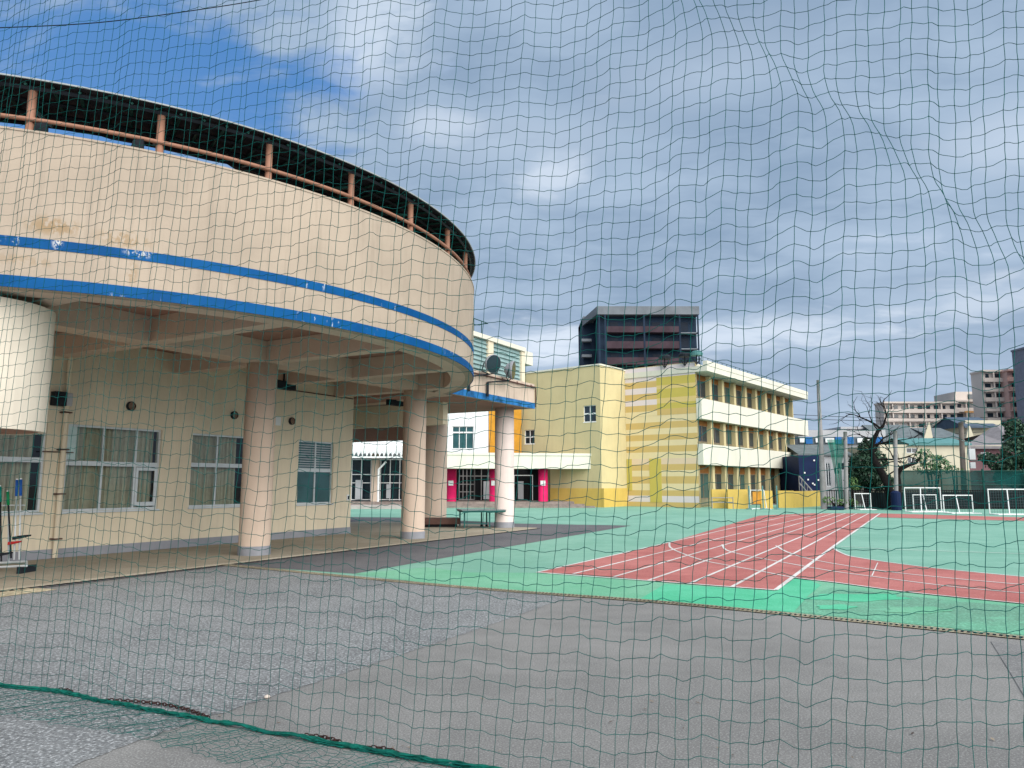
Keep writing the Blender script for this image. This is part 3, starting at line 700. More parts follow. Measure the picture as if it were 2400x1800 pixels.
b.tube([fr.p(sE+0.02, OA+0.04, 5.42), fr.p(sE+0.02, OA+0.04, 4.65)], 0.025, 6)
b.build('pipe', DKBROWN, anx)
# roof railing
rl = MB()
for s_ in np.arange(sm-1.5, sm+1.2, 0.55): rl.tube([fr.p(s_, og-0.8, z_t+0.1), fr.p(s_, og-0.8, z_t+1.0)], 0.018, 5)
for z_ in (z_t+0.5, z_t+1.0): rl.tube([fr.p(sm-2.5, og-0.8, z_), fr.p(sm+1.15, og-0.8, z_)], 0.018, 5)
for z_ in (z_t+0.5, z_t+1.0): rl.tube([fr.p(sm+1.15, og-0.8, z_), fr.p(sm+1.15, og-2.2, z_)], 0.018, 5)
rl.build('roof_railing', DARKGRN, anx)

# floodlights on the annex canopy
def floodlight(name, loc, face, r, arm_base, label, group, mk=DARKST, dome=GREYP):
    t = thing(name, arm_base, label, 'floodlight', group)
    f = Vector(face).normalized(); up = Vector((0, 0, 1)); x = f.cross(up).normalized(); y = x.cross(f); loc = Vector(loc); n = 24
    rings = [(0.0, r*0.94), (-0.02, r), (-0.25*r, r*0.96), (-0.7*r, r*0.66), (-1.0*r, r*0.25), (-1.05*r, 0.01)]
    b = MB(); P = [[loc+f*d+x*(q*math.cos(2*math.pi*i/n))+y*(q*math.sin(2*math.pi*i/n)) for i in range(n)] for d, q in rings]
    for k in range(len(P)-1):
        for i in range(n): b.poly([P[k][i], P[k][(i+1) % n], P[k+1][(i+1) % n], P[k+1][i]])
    b.build('lamp_housing', dome, t, smooth=True)
    b = MB(); b.poly([loc+f*0.004+x*(r*0.93*math.cos(2*math.pi*i/n))+y*(r*0.93*math.sin(2*math.pi*i/n)) for i in range(n)]); b.build('lens', DKGLASS if mk is DARKST else mk, t)
    b = MB()
    for q in (1, -1): b.tube([loc+x*r*1.02*q-f*r*0.3, loc+x*r*1.02*q-f*r*0.5-y*r*0.9, loc-f*r*0.5-y*r*1.15], 0.02, 5)
    b.tube([loc-f*r*0.5-y*r*1.15, Vector(arm_base)], 0.03, 6); b.tube([Vector(arm_base), Vector(arm_base)-Vector((0, 0, 0.5))], 0.045, 6)
    b.build('bracket', DARKST, t)
    return t
q1 = fr.hit(1157, 853, OA+0.5); q2 = fr.hit(1204, 868, OA+0.5)
floodlight('floodlight', fr.p(q1[0], OA+0.5, q1[1]), (0.62, -0.75, -0.25), 0.33, fr.p(q1[0]-0.9, OA+0.08, 5.25), 'round floodlight showing its dark lens, beside the blue striped parapet tip', 'floodlights on the annex canopy')
floodlight('floodlight', fr.p(q2[0], OA+0.5, q2[1]), (0.975, -0.20, -0.10), 0.34, fr.p(q2[0]-1.1, OA+0.08, 5.20), 'floodlight turned edge-on in front of the turquoise louvres', 'floodlights on the annex canopy')

# ------------------------------------------------------------------ YELLOW SCHOOL BUILDING
C0 = np.array(G(1640, 1190)); 
e1 = np.array([.62, .785]); e1 /= np.hypot(*e1); e2 = np.array([-e1[1], e1[0]])
wing = Fr(C0, e1)                        # right wing facade, normal to the right
endf = Fr(C0, -e2, (-e1[0], -e1[1]))       # striped end face: a runs from far left (negative) to the corner
_, ZTOP = wing.hit(1640, 851); 
sch = thing('yellow_school_building', (C0[0], C0[1], 0), 'three storey yellow school building with striped end wall and cream balconies', 'building')
sL, _ = endf.hit(1467, 1000)
zW = lambda py: wing.hit(1642, py)[1]
# striped end wall
b = MB()
b.box(endf, sL, 0, -0.25, 0, 0, ZTOP, YEL)
def band(x0, x1, y0, y1, m, lift=0.012):   # crop pixels of the striped face
    a0, _ = endf.hit(1350+x0/2.91, 1000); a1, _ = endf.hit(1350+x1/2.91, 1000)
    z1 = CH+(1321-y0)/2.91*K; z0 = CH+(1321-y1)/2.91*K
    b.box(endf, max(a0, sL+0.01), min(a1, -0.01), 0.0, lift, max(z0, 0.01), min(z1, ZTOP-0.01), m)
K = (ZTOP-CH)/((1321-500)/2.91)
L_, R_ = 335, 842
full = [(505, 603, LAV), (603, 650, PALE), (850, 897, PALE), (897, 942, OCH), (942, 983, PALE), (983, 1024, OCH), (1024, 1063, PALE), (1063, 1106, OCH), (1106, 1150, PALE), (1150, 1190, PNK), (1190, 1232, OCH), (1232, 1273, PALE), (1273, 1322, OCH), (1322, 1368, PALE), (1368, 1406, OCH), (1406, 1448, LAV), (1448, 1490, OCH)]
for y0, y1, m in full: band(L_, R_, y0, y1, m)
for y0, y1, m in [(608, 650, OCH), (650, 692, LAV), (692, 736, OCH), (736, 774, LAV), (774, 818, OCH), (818, 850, PALE)]: band(L_, 557, y0, y1, m, 0.024)
for y0, y1, m in [(585, 642, OLV), (642, 668, OLY), (668, 732, OLV), (732, 768, OLY), (768, 808, OLV), (808, 850, OCH)]: band(557, R_, y0, y1, m, 0.024)
band(L_, 376, 1150, 1370, OLV, 0.034); band(495, 575, 1150, 1450, OLV, 0.034)
b.build('striped_wall', YEL, sch)
# box that projects to the left of the stripes
pj = Fr(np.array(endf.p(sL, 0, 0)[:2]), -e1, (e1[1], -e1[0]))       # side face, going toward the camera
sF, _ = pj.hit(1408, 1000); zP = pj.hit(1410, 857)[1]
ff = Fr(np.array(pj.p(sF, 0, 0)[:2]), e2, (-e1[0], -e1[1]))         # front face going left
sX = 16.0
hol = []
for (x0, x1, y0, y1) in [(1367, 1397, 951, 988), (1229, 1253, 1008, 1040)]:
    a0, z1_ = ff.hit(x0, y0); a1, z0_ = ff.hit(x1, y1); hol.append((min(a0, a1), max(a0, a1), z0_, z1_))
aG = ff.hit(1290, 1150)[0]
b = MB(); b.wall(ff, 0, 8.05, 0, zP, 0, 0.3, hol+[(aG, 8.0, 0.0, ff.hit(1290, 1098)[1])]); b.box(pj, 0.0, sF-0.002, -0.3, -0.001, 0, zP-0.003)
b.box(ff, -0.002, 8.05, -7, -0.302, zP-0.3, zP-0.1); b.build('end_wall', YEL, sch)
for h in hol[:2]: window(sch, ff, *h, -0.08, [(h[0]+h[1])/2], (h[2]+h[3])/2, curtain=False, pane=DKGLASS, fm=WHITEM, fw=0.05)
b = MB(); b.box(ff, -0.2, aG, 0.0, 0.03, 0, 1.35); b.box(pj, -0.02, sF+0.03, 0.0, 0.03, 0, 1.35); b.build('painted_base', YELD, sch)
b = MB(); b.box(ff, -0.03, 8.1, -0.4, 0.06, zP, zP+0.12); b.box(pj, 0, sF-0.062, -0.4, 0.06, zP+0.001, zP+0.121); b.build('coping', CREAMB, sch)
# low yellow screen in front of base
# right wing
WL = wing.hit(1866, 1100)[0]; DEP = 9.0
z_e0 = zW(876); z_w3b = zW(936); z_b2b = zW(980); z_w2b = zW(1041); z_b1b = zW(1086)
b = MB(); b.box(wing, 0.02, WL, -DEP, -0.45, 0, z_e0); b.box(wing, 0.0, 0.25, -0.45, -0.0, 0, z_e0-0.01); b.box(wing, WL-0.2, WL+0.001, -0.44, -0.001, 0, z_e0-0.01)
for z in (z_b2b, z_b1b): b.box(wing, 0.252, WL-0.202, -0.44, -0.02, z-0.10, z+0.12)
b.build('classroom_wall', YEL, sch)
eo = 0.95; SE = wing.hit(1893, 925, eo)[0]
b = MB(); b.box(wing, -0.1, SE, -DEP, eo, z_e0+0.02, z_e0+0.42); b.box(wing, -0.12, SE+0.02, eo-0.3, eo+0.03, z_e0+0.42, ZTOP-0.02); b.box(endf, sL, -0.002, -DEP, -0.252, ZTOP-0.4, ZTOP-0.1); b.build('roof_eaves', CREAMB, sch)
for (zb, zt) in ((z_b2b, z_w3b), (z_b1b, z_w2b)):
    b = MB(); eb = 0.42; S2 = wing.hit(1896, 1040, eb)[0]
    b.box(wing, -0.05, S2, eb-0.12, eb, zb-0.1, zt); b.box(wing, -0.05, 0.08, 0.01, eb-0.122, zb-0.1, zt); b.box(wing, S2-0.15, S2, -0.9, eb-0.122, zb-0.1, zt); b.box(wing, 0.09, S2-0.16, -0.02, eb-0.13, zb-0.1, zb+0.1)
    b.build('balcony', CREAMB, sch)
WFR = mat('brown_window_frame', (0.20, 0.16, 0.11), 0.6)
nb = 9; edges = [852, 940, 1025, 1100, 1182, 1252, 1318, 1385, 1445, 1500]
starts = [wing.hit(1350+x/2.91, 1000)[0] for x in edges]
starts = list(np.linspace(0.35, WL-0.05, nb+1))
for (z0, z1) in ((z_w3b-0.1, z_e0), (z_w2b-0.1, z_b2b-0.1), (0.1, z_b1b-0.1)):
    for i in range(nb):
        a0, a1 = starts[i], starts[i+1]
        if i: 
            b = MB(); b.box(wing, a0-0.22, a0+0.22, -0.445, -0.03, z0-0.3 if z0 > 0.5 else 0, z1-0.02); b.build('pier', YEL, sch)
        h = z1-z0
        b = MB(); b.box(wing, a0+0.22, a1-0.22, -0.36, -0.32, z0+h*0.80, z1-0.03, ORBR); b.box(wing, a0+0.22, a1-0.22, -0.40, -0.34, z0, z0+h*0.16, mat('apron', (0.22, 0.20, 0.13), 0.8)); 
        b.box(wing, a0+0.22, a1-0.22, -0.39, -0.33, z0+h*0.16, z0+h*0.19, WFR); b.box(wing, (a0+a1)/2-0.03, (a0+a1)/2+0.03, -0.385, -0.335, z0+h*0.19, z0+h*0.80, WFR)
        b.box(wing, a0+0.22, a1-0.22, -0.39, -0.33, z0+h*0.78, z0+h*0.80, WFR)
        wd = b.build('window', WFR, sch)
        b = MB(); b.poly([wing.p(a0+0.22, -0.37, z0+h*0.18), wing.p(a1-0.22, -0.37, z0+h*0.18), wing.p(a1-0.22, -0.37, z0+h*0.79), wing.p(a0+0.22, -0.37, z0+h*0.79)]); b.build('pane', DKGLASS if (i*7+int(z0*3)) % 3 else mat('pane_green', (0.05, 0.09, 0.08), 0.2), wd)
# roof railing of wing
b = MB()
for s_ in np.arange(2, SE-2, 0.9): b.tube([wing.p(s_, eo-1.2, ZTOP-0.1), wing.p(s_, eo-1.2, ZTOP+0.65)], 0.02, 4)
for z_ in (0.35, 0.65): b.tube([wing.p(1, eo-1.2, ZTOP+z_), wing.p(SE-2, eo-1.2, ZTOP+z_)], 0.02, 4)
for s_ in np.arange(sL-7.5, 0, 0.9): b.tube([endf.p(s_, -0.8, ZTOP-0.4), endf.p(s_, -0.8, ZTOP+0.6)], 0.03, 4)
for z_ in (0.3, 0.6): b.tube([endf.p(sL-7.5, -0.8, ZTOP+z_), endf.p(0, -0.8, ZTOP+z_)], 0.03, 4)
b.build('roof_railing', DARKGRN, sch)
labs = ['mushroom floodlight on the yellow roof, nearest the lavender wall middle', 'middle of three floodlights along the yellow building roof', 'floodlight at the yellow roof corner above the balconies']
for k, px in enumerate((1560, 1607, 1646)):
    s_, _ = endf.hit(px, 860); bz = ZTOP
    bp_ = Vector(endf.p(min(s_, 0.2), 0.15, ZTOP-0.25)); hd = bp_+Vector((-0.0, -0.1, 0.75))
    t = thing('roof_floodlight', bp_, labs[k], 'floodlight', 'floodlights on the yellow roof edge')
    b = MB(); b.lathe((hd.x, hd.y), [(0.02, hd.z+0.22), (0.30, hd.z+0.20), (0.45, hd.z+0.05), (0.42, hd.z-0.12), (0.02, hd.z-0.10)], 18); b.build('lamp_housing', DARKST if k < 2 else TEALR, t, smooth=False)
    b = MB(); b.tube([bp_+Vector((0.0, 0, 0)), bp_+Vector((-0.28, 0, 0.45))], 0.035, 5); b.tube([bp_, bp_+Vector((0.28, 0, 0.45))], 0.035, 5); b.tube([bp_, hd], 0.045, 5); b.build('bracket', DARKST, t)

# low yellow walls before the wing
lw = MB(); YF = 50.0
def wpx(x0, x1, y0, Y, z0=0, thick=0.25, m=None, bb=None):
    a = A(x0, y0, Y); c_ = A(x1, y0, Y); bb.box(WORLD, a.x, c_.x, Y, Y+thick, z0, a.z, m)
y_wall = MB()
wpx(1668, 1705, 1147, 51.6, 0, 0.25, None, y_wall); wpx(1705, 1752, 1147, 50.6, 0, 0.25, None, y_wall); wpx(1783, 1810, 1150, 50.7, 0, 0.25, None, y_wall)
wpx(1824, 1860, 1150, 52.6, 0, 0.25, None, y_wall)
a = A(1860, 1150, 52.6); c_ = A(1926, 1157, 57); 
f_ = Fr((a.x, a.y), (c_.x-a.x, c_.y-a.y)); y_wall.box(f_, 0, 5.5, -0.25, 0, 0, 1.15)
tag(y_wall.build('yellow_low_wall', YELD), 'low yellow wall in front of the ground floor balconies', 'wall')
# board stand, bars
st = thing('play_frame', (A(1776, 1190, 50).x, 50.0, 0), 'small white goal-like frame with orange board before yellow wall', 'goal frame')
b = MB(); x0, x1 = A(1755, 1190, 50).x, A(1797, 1190, 50).x
b.tube([(x0, 50, 0), (x0+0.15, 50, 1.25), (x1-0.15, 50, 1.25), (x1, 50, 0)], 0.04, 6); b.tube([(x0, 50, 0.03), (x1, 50, 0.03)], 0.035, 6); b.tube([(x0, 49.2, 0.03), (x0, 50, 0.03)], 0.035, 6); b.tube([(x1, 49.2, 0.03), (x1, 50, 0.03)], 0.035, 6)
b.build('frame', WHITEM, st)
b = MB(); b.box(WORLD, (x0+x1)/2-0.28, (x0+x1)/2+0.28, 50.06, 50.12, 0.35, 1.15); b.build('board', mat('orange_board', (0.60, 0.27, 0.04), 0.5), st)
for k, (px, lab) in enumerate(((1757, 'thin teal pole left of the small white frame'), (1789, 'thin teal pole right of the small white frame'), (1822, 'teal net pole standing in the gap of the low yellow wall'))):
    p = A(px, 1190, 49.6); b = MB(); b.tube([(p.x, 49.6, 0), (p.x, 49.6, 1.55)], 0.045, 8); 
    b.lathe((p.x, 49.6), [(0.22, 0), (0.22, 0.05), (0.06, 0.08)], 14)
    tag(b.build('net_pole', TEALR), lab, 'pole', 'net poles')
st2 = MB(); p = A(1700, 1190, 50.0)
st2.tube([(p.x-0.9, 49.9, 0.45), (p.x+0.5, 49.9, 0.45)], 0.03, 5); st2.tube([(p.x-0.9, 49.9, 0.75), (p.x+0.5, 49.9, 0.75)], 0.03, 5)
for q in (-0.9, 0.5): st2.tube([(p.x+q, 49.9, 0), (p.x+q, 49.9, 0.8)], 0.03, 5)
tag(st2.build('low_rail', CONC), 'low grey rail standing against the yellow wall', 'rail')

# ------------------------------------------------------------------ ENTRANCE WING (between round building and yellow wall)
ent = thing('entrance_building', (2, 54, 0), 'white and orange school entrance building behind a long cream canopy', 'building')
q = np.array(ff.p(8.05, 0, 0)[:2])
CL, CRt = A(1000, 1095, 51.8), A(1396, 1099, 54.2)
cf = Fr((CRt.x, CRt.y), (CL.x-CRt.x, CL.y-CRt.y), (0.15, -1)); 
cf.n = np.array([-cf.d[1], cf.d[0]]); 
if cf.n[1] > 0: cf.n = -cf.n
clen = math.hypot(CL.x-CRt.x, CL.y-CRt.y)
zc0 = A(1396, 1099, 54.2).z; zc1 = A(1396, 1063, 54.2).z
b = MB(); b.box(cf, 0, clen+1, -2.4, 0, zc0, zc1-0.18); b.box(cf, -0.04, clen+1, -2.4, 0.05, zc1-0.175, zc1); b.build('canopy', CREAMB, ent)
# upper walls
YU = 57.2
def wb(bb, x0, x1, y0, y1, Y, th, m=None):
    p0 = A(x0, y1, Y); p1 = A(x1, y0, Y); bb.box(WORLD, p0.x, p1.x, Y, Y+th, p0.z, p1.z, m)
b = MB(); wb(b, 1145, 1222, 900, 1062, YU, 0.4); b.build('orange_panel', ORANGE, ent)
x_a = A(1000, 1000, YU).x; x_b = A(1144, 1000, YU).x
wx0, wx1 = A(1060, 1000, YU).x, A(1110, 1000, YU).x; wz0, wz1 = A(1080, 1052, YU).z, A(1080, 999, YU).z
uf = Fr((0, YU), (1, 0), (0, -1))
b = MB(); b.wall(uf, x_a-6, x_b, 3.0, 9.5, 0, 0.3, [(wx0, wx1, wz0, wz1), (wx0+0.1, wx1+0.3, wz1+2.5, wz1+4.2)]); b.build('white_wall', WHITE, ent)
window(ent, uf, wx0, wx1, wz0, wz1, -0.1, [wx0+(wx1-wx0)*0.33, wx0+(wx1-wx0)*0.66], (wz0+wz1)/2+0.4, curtain=False, pane=TEALGL, fm=WHITEM)
window(ent, uf, wx0+0.1, wx1+0.3, wz1+2.5, wz1+4.2, -0.1, [(wx0+wx1)/2+0.2], wz1+3.5, curtain=False, pane=DKGLASS, fm=WHITEM)
# platform with steps
b = MB(); px0 = A(820, 1180, 53).x; px1 = A(1330, 1180, 53).x
b.box(WORLD, px0-4, px1+0.5, 53.2, 62, 0.0, 0.40); b.box(WORLD, px0-4, px1+1.2, 52.85, 53.2, 0, 0.26); b.box(WORLD, px0-4, px1+1.9, 52.5, 52.85, 0, 0.13); b.build('entrance_steps', BRICK, ent)
# dark doorway with glazing frames
YD = 57.6
b = MB(); wb(b, 800, 1292, 1090, 1176, YD+0.3, 0.2); b.build('door_recess', BLACK, ent)
b = MB()
def frames(bb, x0, x1, y0, y1, Y, nv, hs):
    p0 = A(x0, y1, Y); p1 = A(x1, y0, Y)
    for i in range(nv+1):
        x = p0.x+(p1.x-p0.x)*i/nv; bb.box(WORLD, x-0.03, x+0.03, Y, Y+0.06, p0.z, p1.z)
    for h in hs: z = p0.z+(p1.z-p0.z)*h; bb.box(WORLD, p0.x, p1.x, Y+0.002, Y+0.055, z-0.03, z+0.03)
frames(b, 1076, 1112, 1098, 1172, YD, 4, (0.02, 0.26, 0.5, 0.76)); frames(b, 1112, 1160, 1098, 1172, YD, 3, (0.76,)); b.build('door_frames', CONC, ent, label='grey framed glass doors behind the magenta columns')
b = MB(); frames(b, 1205, 1248, 1113, 1172, YD, 1, (0.98,)); b.build('door_frames', WHITEM, ent)
for q_ in ((1214, 1227), (1133, 1148)):
    b = MB(); wb(b, *q_, 1128, 1170, YD-0.05, 0.04); b.build('door_leaf', HGREY, ent)
b = MB(); wb(b, 1285, 1345, 1095, 1185, YD-0.5, 0.3); b.build('side_wall', YEL, ent)
# left entry: glass doors under the white awning
b = MB(); frames(b, 800, 960, 1075, 1173, 55.0, 7, (0.02, 0.42, 0.62, 0.98)); b.build('door_frames', WHITEM, ent, label='white framed glass doors under the scalloped awning')
b = MB(); wb(b, 800, 960, 1072, 1180, 55.4, 0.1); b.build('entry_glass', DKGLASS, ent)
for q_ in ((832, 850, 1125, 1170), (868, 882, 1120, 1170), (905, 916, 1135, 1168)):
    b = MB(); wb(b, *q_, 54.8, 0.05); b.build('door_leaf', HGREY, ent)
for px in (1058, 1158, 1273, 955):
    p = A(px, 1173, 54.6); b = MB(); b.lathe((p.x, 54.6), [(0.35, 0.40), (0.35, zc0+0.01)], 24); c = b.build('column', MAG, ent, smooth=True, label='magenta painted entrance column')
    b = MB(); b.box(WORLD, p.x-0.20, p.x+0.16, 54.6-0.375, 54.6-0.30, 1.55, 1.90); b.build('notice_plate', WHITEM, c)
p = A(886, 1170, 53.5); b = MB(); b.tube([(p.x, 53.5, 0.4), (p.x, 53.5, A(886, 1100, 53.5).z), A(905, 1082, 53.5)], 0.08, 8); b.build('awning_pole', WHITEM, ent)
p = A(880, 1100, 54.4); b = MB(); b.lathe((p.x, 54.4), [(0.3, 0.4), (0.3, 4.0)], 20); b.build('column', PINKCOL, ent, smooth=True)
# awning with scalloped edge
aw = thing('awning', (A(880, 1070, 53).x, 53.0, 0), 'white corrugated awning with scalloped edge over the left entrance', 'awning')
b = MB(); l = A(780, 1072, 52.6); r_ = A(960, 1074, 52.6); t0 = A(870, 1040, 55.4).z
nseg = 46
for i in range(nseg):
    xa = l.x+(r_.x-l.x)*i/nseg; xb = l.x+(r_.x-l.x)*(i+1)/nseg; da = 0.05*(i % 2); db = 0.05*((i+1) % 2)
    b.poly([(xa, 52.6, l.z+0.32-da), (xb, 52.6, l.z+0.32-db), (xb, 57, l.z+1.2-db), (xa, 57, l.z+1.2-da)])
b.build('awning_sheet', WHITEM, aw)
b = MB(); b.box(WORLD, l.x, r_.x, 52.52, 52.58, l.z-0.05, l.z+0.07); 
nt_ = 18
for i in range(nt_):
    xa = l.x+(r_.x-l.x)*i/nt_; xb = xa+(r_.x-l.x)/nt_
    b.poly([(xa, 52.55, l.z+0.07), ((xa+xb)/2, 52.55, l.z+0.40), (xa+0.02, 52.55, l.z+0.40)]); b.poly([(xb, 52.55, l.z+0.07), (xb-0.02, 52.55, l.z+0.4), ((xa+xb)/2, 52.55, l.z+0.40)])
    b.box(WORLD, xa-0.03, xa+0.03, 52.50, 52.60, l.z, l.z+0.4)
b.box(WORLD, l.x, r_.x, 52.52, 52.58, l.z+0.40, l.z+0.80)
b.build('scalloped_valance', WHITEM, aw)
# kerb by the left entry
b = MB(); b.box(WORLD, A(820, 1180, 50.5).x-5, A(960, 1180, 50.5).x, 50.2, 52.45, 0, 0.22); tag(b.build('entrance_ramp', mat('pale_concrete', (0.42, 0.38, 0.36), 0.85)), 'pale concrete landing in front of the left entrance doors', 'landing')

# ------------------------------------------------------------------ things on the terrace
tp = A(1118, 1190, 27.4); tbx = G(1078, 1238); 
table = thing('table_tennis_table', (tp.x, 28.0, 0.03), 'dark green table tennis table standing beside the white column', 'table')
f_ = Fr((G(1080, 1238)[0], G(1080, 1238)[1]), (1.0, 0.22)); zt_ = A(1075, 1193, G(1080, 1238)[1]).z
b = MB(); b.box(f_, -0.12, 1.55, -0.35, 1.1, zt_-0.03, zt_); b.build('table_top', mat('table_blue', (0.16, 0.22, 0.22), 0.4), table)
b = MB(); b.box(f_, -0.10, 1.53, -0.33, 1.08, zt_-0.09, zt_-0.032); b.build('apron', GRNTOP, table)
for a_, o_ in ((0.0, -0.25), (0.0, 0.9), (0.85, -0.25), (0.95, 0.9), (1.05, -0.25), (1.48, -0.2)):
    b = MB(); b.box(f_, a_-0.025, a_+0.025, o_-0.025, o_+0.025, 0.07, zt_-0.09); b.build('leg', GRNTOP, table)
for a_ in (0.85, 1.05):
    b = MB(); b.lathe(f_.p(a_, -0.25, 0)[:2], [(0.05, 0.035), (0.05, 0.11)], 12); b.build('wheel', BLACK, table)
b = MB(); b.box(f_, 0.0, 0.85, -0.26, -0.24, 0.20, 0.23); b.box(f_, 0.0, 0.85, 0.89, 0.91, 0.20, 0.23); b.build('stretcher', GRNTOP, table)
f_ = Fr(G(995, 1235), (1, 0.16)); 
yb = G(995, 1235)[1]; zb = A(995, 1213, yb).z
w_ = (1063-985)/1733*yb
b = MB(); b.box(f_, -0.25, w_, -0.02, 0.9, 0.14, zb); bx = b.build('planter_box', DKBROWN, None, bevel=0.01)
b2 = MB(); b2.box(f_, -0.15, w_-0.12, 0.04, 0.8, 0.035, 0.138); b2.build('recessed_foot', BLACK, bx)
tag(bx, 'low brown wooden platform box at the foot of the thick column', 'platform')

# stilts on their rack at the far left
rk = thing('stilt_rack', fr.p(-10.9, 0.9, 0.035), 'grey metal rack on the terrace holding children stilts', 'rack')
f_ = Fr(fr.p(-10.35, 0.55, 0)[:2], fr.d)
rk_px = A(60, 1318, 14.6)
def SP(px, py, Y=14.2): return A(px, py, Y)
YS = 14.5
bz = A(50, 1318, YS)
b = MB(); b.tube([A(-60, 1322, YS), A(62, 1316, YS)], 0.022, 6); b.tube([A(-60, 1332, YS-0.4), A(62, 1326, YS-0.4)], 0.022, 6); b.tube([A(62, 1316, YS), A(62, 1326, YS-0.4)], 0.022, 6)
b.tube([A(-60, 1185, YS), A(58, 1184, YS)], 0.014, 6)
for px in (-50, 20): b.tube([A(px, 1318, YS), A(px, 1185, YS)], 0.016, 6)
b.build('frame', ALU, rk)
b = MB(); q = A(62, 1318, YS-0.2); b.box(WORLD, q.x-0.03, q.x+0.05, YS-0.42, YS+0.03, 0.035, 0.16); b.build('foot', DARKST, rk)
def stilt(x0, x1, ytop, ybot, grip, lab, pegy, peg):
    pb, pt_ = A(x1, ybot, YS-0.12), A(x0, ytop, YS+0.02)
    t = thing('stilt', pb, lab, 'stilt', 'stilts leaning on the rack')
    d_ = pt_-pb
    b = MB(); b.tube([pb, pb+d_*0.8], 0.016, 8); b.build('pole', ALU if grip is BLUEC else DARKST, t, smooth=True)
    b = MB(); b.tube([pb+d_*0.78, pb+d_*0.985], 0.026, 8); b.build('grip', grip, t, smooth=True)
    b = MB(); b.tube([pb+d_*0.985, pb+d_*1.0], 0.02, 8); b.build('cap', WHITEM, t)
    pp = pb+d_*((ybot-pegy)/(ybot-ytop)); b = MB(); b.hexa([pp+Vector(v) for v in ((-0.02, -0.05, -0.03), (0.20, -0.07, 0.02), (0.20, 0.03, 0.02), (-0.02, 0.05, -0.03))], [pp+Vector(v) for v in ((-0.02, -0.05, 0.03), (0.20, -0.07, 0.05), (0.20, 0.03, 0.05), (-0.02, 0.05, 0.03))]); b.build('foot_peg', peg, t)
stilt(40, 33, 1122, 1312, BLUEC, 'blue gripped stilt, the left one of the adjoining blue pair', 1262, DARKST)
stilt(49, 45, 1121, 1312, BLUEC, 'blue gripped stilt, the right one of the adjoining blue pair', 1260, DARKST)
stilt(18, 26, 1150, 1308, GREENC, 'dark thin stilt with bright green grip beside the blue pair', 1274, REDP)
stilt(0, 3, 1138, 1316, mat('teal_grip', (0.0, 0.22, 0.16), 0.4), 'stilt with thick teal grip at the very left edge', 1300, DARKST)

# ------------------------------------------------------------------ BACKGROUND RIGHT
def pole(px0, y0, px1, y1, Y, r0, r1, lab, m=CONC, cat='utility pole'):
    a = A(px1, y1, Y); t = A(px0, y0, Y); b = MB(); a.z = 0
    n_ = 8; pts = [a+(t-a)*k/n_ for k in range(n_+1)]; b.tube(pts, [r0+(r1-r0)*k/n_ for k in range(n_+1)], 10)
    return tag(b.build('utility_pole', m, smooth=True), lab, cat, 'poles behind the sports field')
pole(1917, 891, 1931, 1188, 50, 0.21, 0.10, 'tallest tapering grey pole at the end of the yellow building')
pole(1981, 1012, 1984, 1190, 49, 0.13, 0.12, 'grey pole between the white framed house and the dark shrub')
p1_ = pole(2098, 1010, 2101, 1194, 48, 0.13, 0.12, 'grey pole with navy painted foot beside the crooked bare tree')
q = A(2101, 1190, 48); b = MB(); b.lathe((q.x, 48), [(0.30, 0.0), (0.30, A(2101, 1155, 48).z), (0.14, A(2101, 1150, 48).z)], 14); b.build('navy_foot', NAVY, p1_)
p2_ = pole(2252, 990, 2262, 1190, 56, 0.20, 0.17, 'brown grey pole standing behind the teal windbreak', mat('pole_brown', (0.20, 0.17, 0.15), 0.9))
q = A(2268, 1060, 55.7); b = MB(); b.tube([q+Vector((-0.35, 0, 0.9)), q+Vector((0.15, 0, 0.75)), q+Vector((0.25, 0, -0.4))], 0.04, 5); b.box(WORLD, q.x+0.0, q.x+0.45, 55.5, 55.7, q.z-0.55, q.z+0.25); b.box(WORLD, q.x+0.02, q.x+0.40, 55.5, 55.7, q.z-1.2, q.z-0.75); b.build('meter_box', WHITE, p2_)
# wires
wm = MB(); 
for (x0, y0, x1, y1, Y) in ((1640, 968, 2400, 985, 90), (1700, 962, 2400, 977, 90), (2000, 1010, 2400, 1003, 80)):
    a, c_ = A(x0, y0, Y), A(x1, y1, Y); wm.tube([a+(c_-a)*k/8-Vector((0, 0, 0.5*math.sin(math.pi*k/8))) for k in range(9)], 0.03, 4)
tag(wm.build('power_lines', DARKST), 'thin power lines crossing behind the houses on the right', 'power lines')
wm = MB(); a = A(-150, 66, 10); c_ = A(660, -8, 12); mid = A(200, 60, 11)
wm.tube([Vector(p_.tolist() if hasattr(p_, 'tolist') else p_) for p_ in smooth_line([np.array(A(-150, 68, 10)), np.array(A(0, 65, 10.4)), np.array(A(230, 53, 11)), np.array(A(450, 25, 11.5)), np.array(A(640, -6, 12)), np.array(A(900, -60, 12.6))], 6)], 0.008, 5)
tag(wm.build('overhead_cable', BLACK), 'single black cable crossing the sky at upper left', 'cable')

